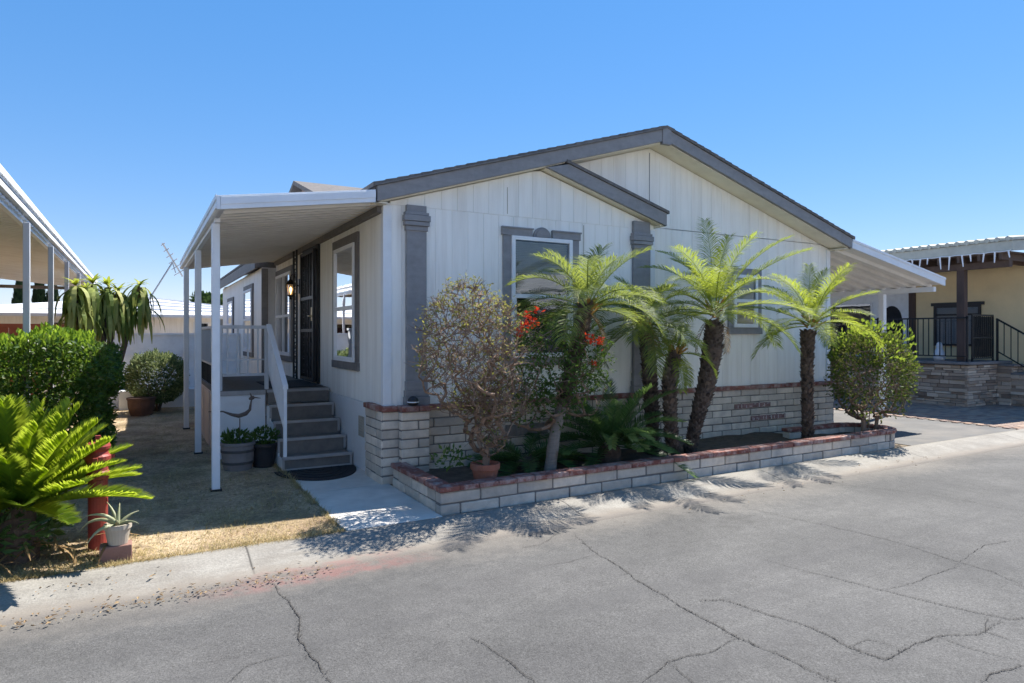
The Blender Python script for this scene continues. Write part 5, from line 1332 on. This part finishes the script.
for i in range(9):
    x = 16.58+i*.09; m_ = MB(); m_.box(x,x+.016,8.127,8.143,1.11,2.06); m_.build('baluster', MT['iron'], gt)
m, nt, b = new_mat('dark_mesh'); b.inputs['Base Color'].default_value = (.02,.022,.025,1); b.inputs['Alpha'].default_value = .72
mb = MB(); mb.box(16.53,17.36,8.148,8.152,1.12,2.05); mb.build('mesh_screen', m, gt)
hr = thing('stair_handrail', 'black iron handrail sloping down the stone steps at the right edge', 'handrail', (17.5,7.4,0))
zl = lambda y: 1.05+ (y-6.6)*.63
mb = MB(); mb.bar((17.52,8.12,zl(8.12)),(17.52,6.55,zl(6.55)),.035); mb.build('top_rail', MT['iron'], hr); mb = MB(); mb.bar((17.52,8.12,zl(8.12)-.75),(17.52,6.55,zl(6.55)-.75),.025); mb.build('bottom_rail', MT['iron'], hr)
mb = MB(); mb.bar((17.52,6.55,0),(17.52,6.55,1.06),.05); mb.bar((17.52,8.1,1.0),(17.52,8.1,zl(8.1)),.04); mb.build('post', MT['iron'], hr)
for i in range(10):
    y = 6.7+i*.14; m_ = MB(); m_.bar((17.52,y,zl(y)-.75),(17.52,y,zl(y)),.016); m_.build('baluster', MT['iron'], hr)
il = thing('icicle_lights', 'string of white icicle lights hanging along the sage fascia of the yellow home', 'string lights', (15.9,9,3.4))
mb = MB(); P = [(15.91,7.1+i*.1,3.41-.02*abs(math.sin(i*.9))) for i in range(70)]; mb.tube(P,.008,4); mb.build('cord', MT['lamp_white'], il)
rs = random.Random(90); y = 7.15
while y < 12.5:
    L = rs.uniform(.10,.32); m_ = MB(); m_.tube([(15.91,y,3.40),(15.91,y+rs.uniform(-.03,.03),3.40-L)],[.020,.012],6); m_.build('icicle', MT['lamp_white'], il); y += rs.uniform(.16,.30)
# flood lamp under the eave, cat statue and plant tub on the porch
ws = thing('porch_statue', 'small white garden statue on the stone porch by the dark post', 'statue', (16.55,8.9,1.02))
mb = MB(); mb.lathe((16.5,8.85,1.02),[(.10,0),(.13,.08),(.12,.18),(.08,.26),(.06,.30),(.07,.36),(.05,.42),(0,.45)],14); mb.build('body', MT['lamp_white'], ws, smooth=True)

# ------------------------------------------------------------------ homes added across the street to bounce light; also seen in the window panes
def across(x0, x1, label, wallm):
    t = thing('bounce_home', label, 'house', ((x0+x1)/2,-12,0), 'white roofed homes added across the street for bounce light')
    fr_ = type('Q',(),{})
    m_ = MB(); m_.box(x0+.3,x1-.3,-16.5,-9.3,-.13,2.6); m_.build('wall', wallm, t)
    m_ = MB(); m_.prism([(-8.9,2.55),(-8.9,2.65),(-12.9,4.45),(-16.9,2.65),(-16.9,2.55),(-12.9,4.34)],'x',x0,x1); m_.build('roof', MT['whiteroof'], t)
    for k_ in range(3):
        a = lerp(x0+1,x1-2.6,k_/2); m_ = MB(); m_.box(a,a+1.4,-9.299,-9.25,1.0,2.2); w_ = m_.build('window', MT['white_trim'], t)
        m_ = MB(); m_.box(a+.08,a+1.32,-9.249,-9.245,1.08,2.12); m_.build('pane', MT['shade'], w_)
    m_ = MB(); m_.box(x0+.3,x1-.3,-9.299,-9.22,-.1,.7); m_.build('skirting', MT['block'], t)
across(-15,-3,'added white roofed cream home out of frame across the street, left of the three',MT['siding'])
across(-.5,11.5,'added white roofed cream home out of frame across the street, facing the gable front',MT['siding'])
across(14,26,'added white roofed cream home out of frame across the street, right of the three',MT['siding'])
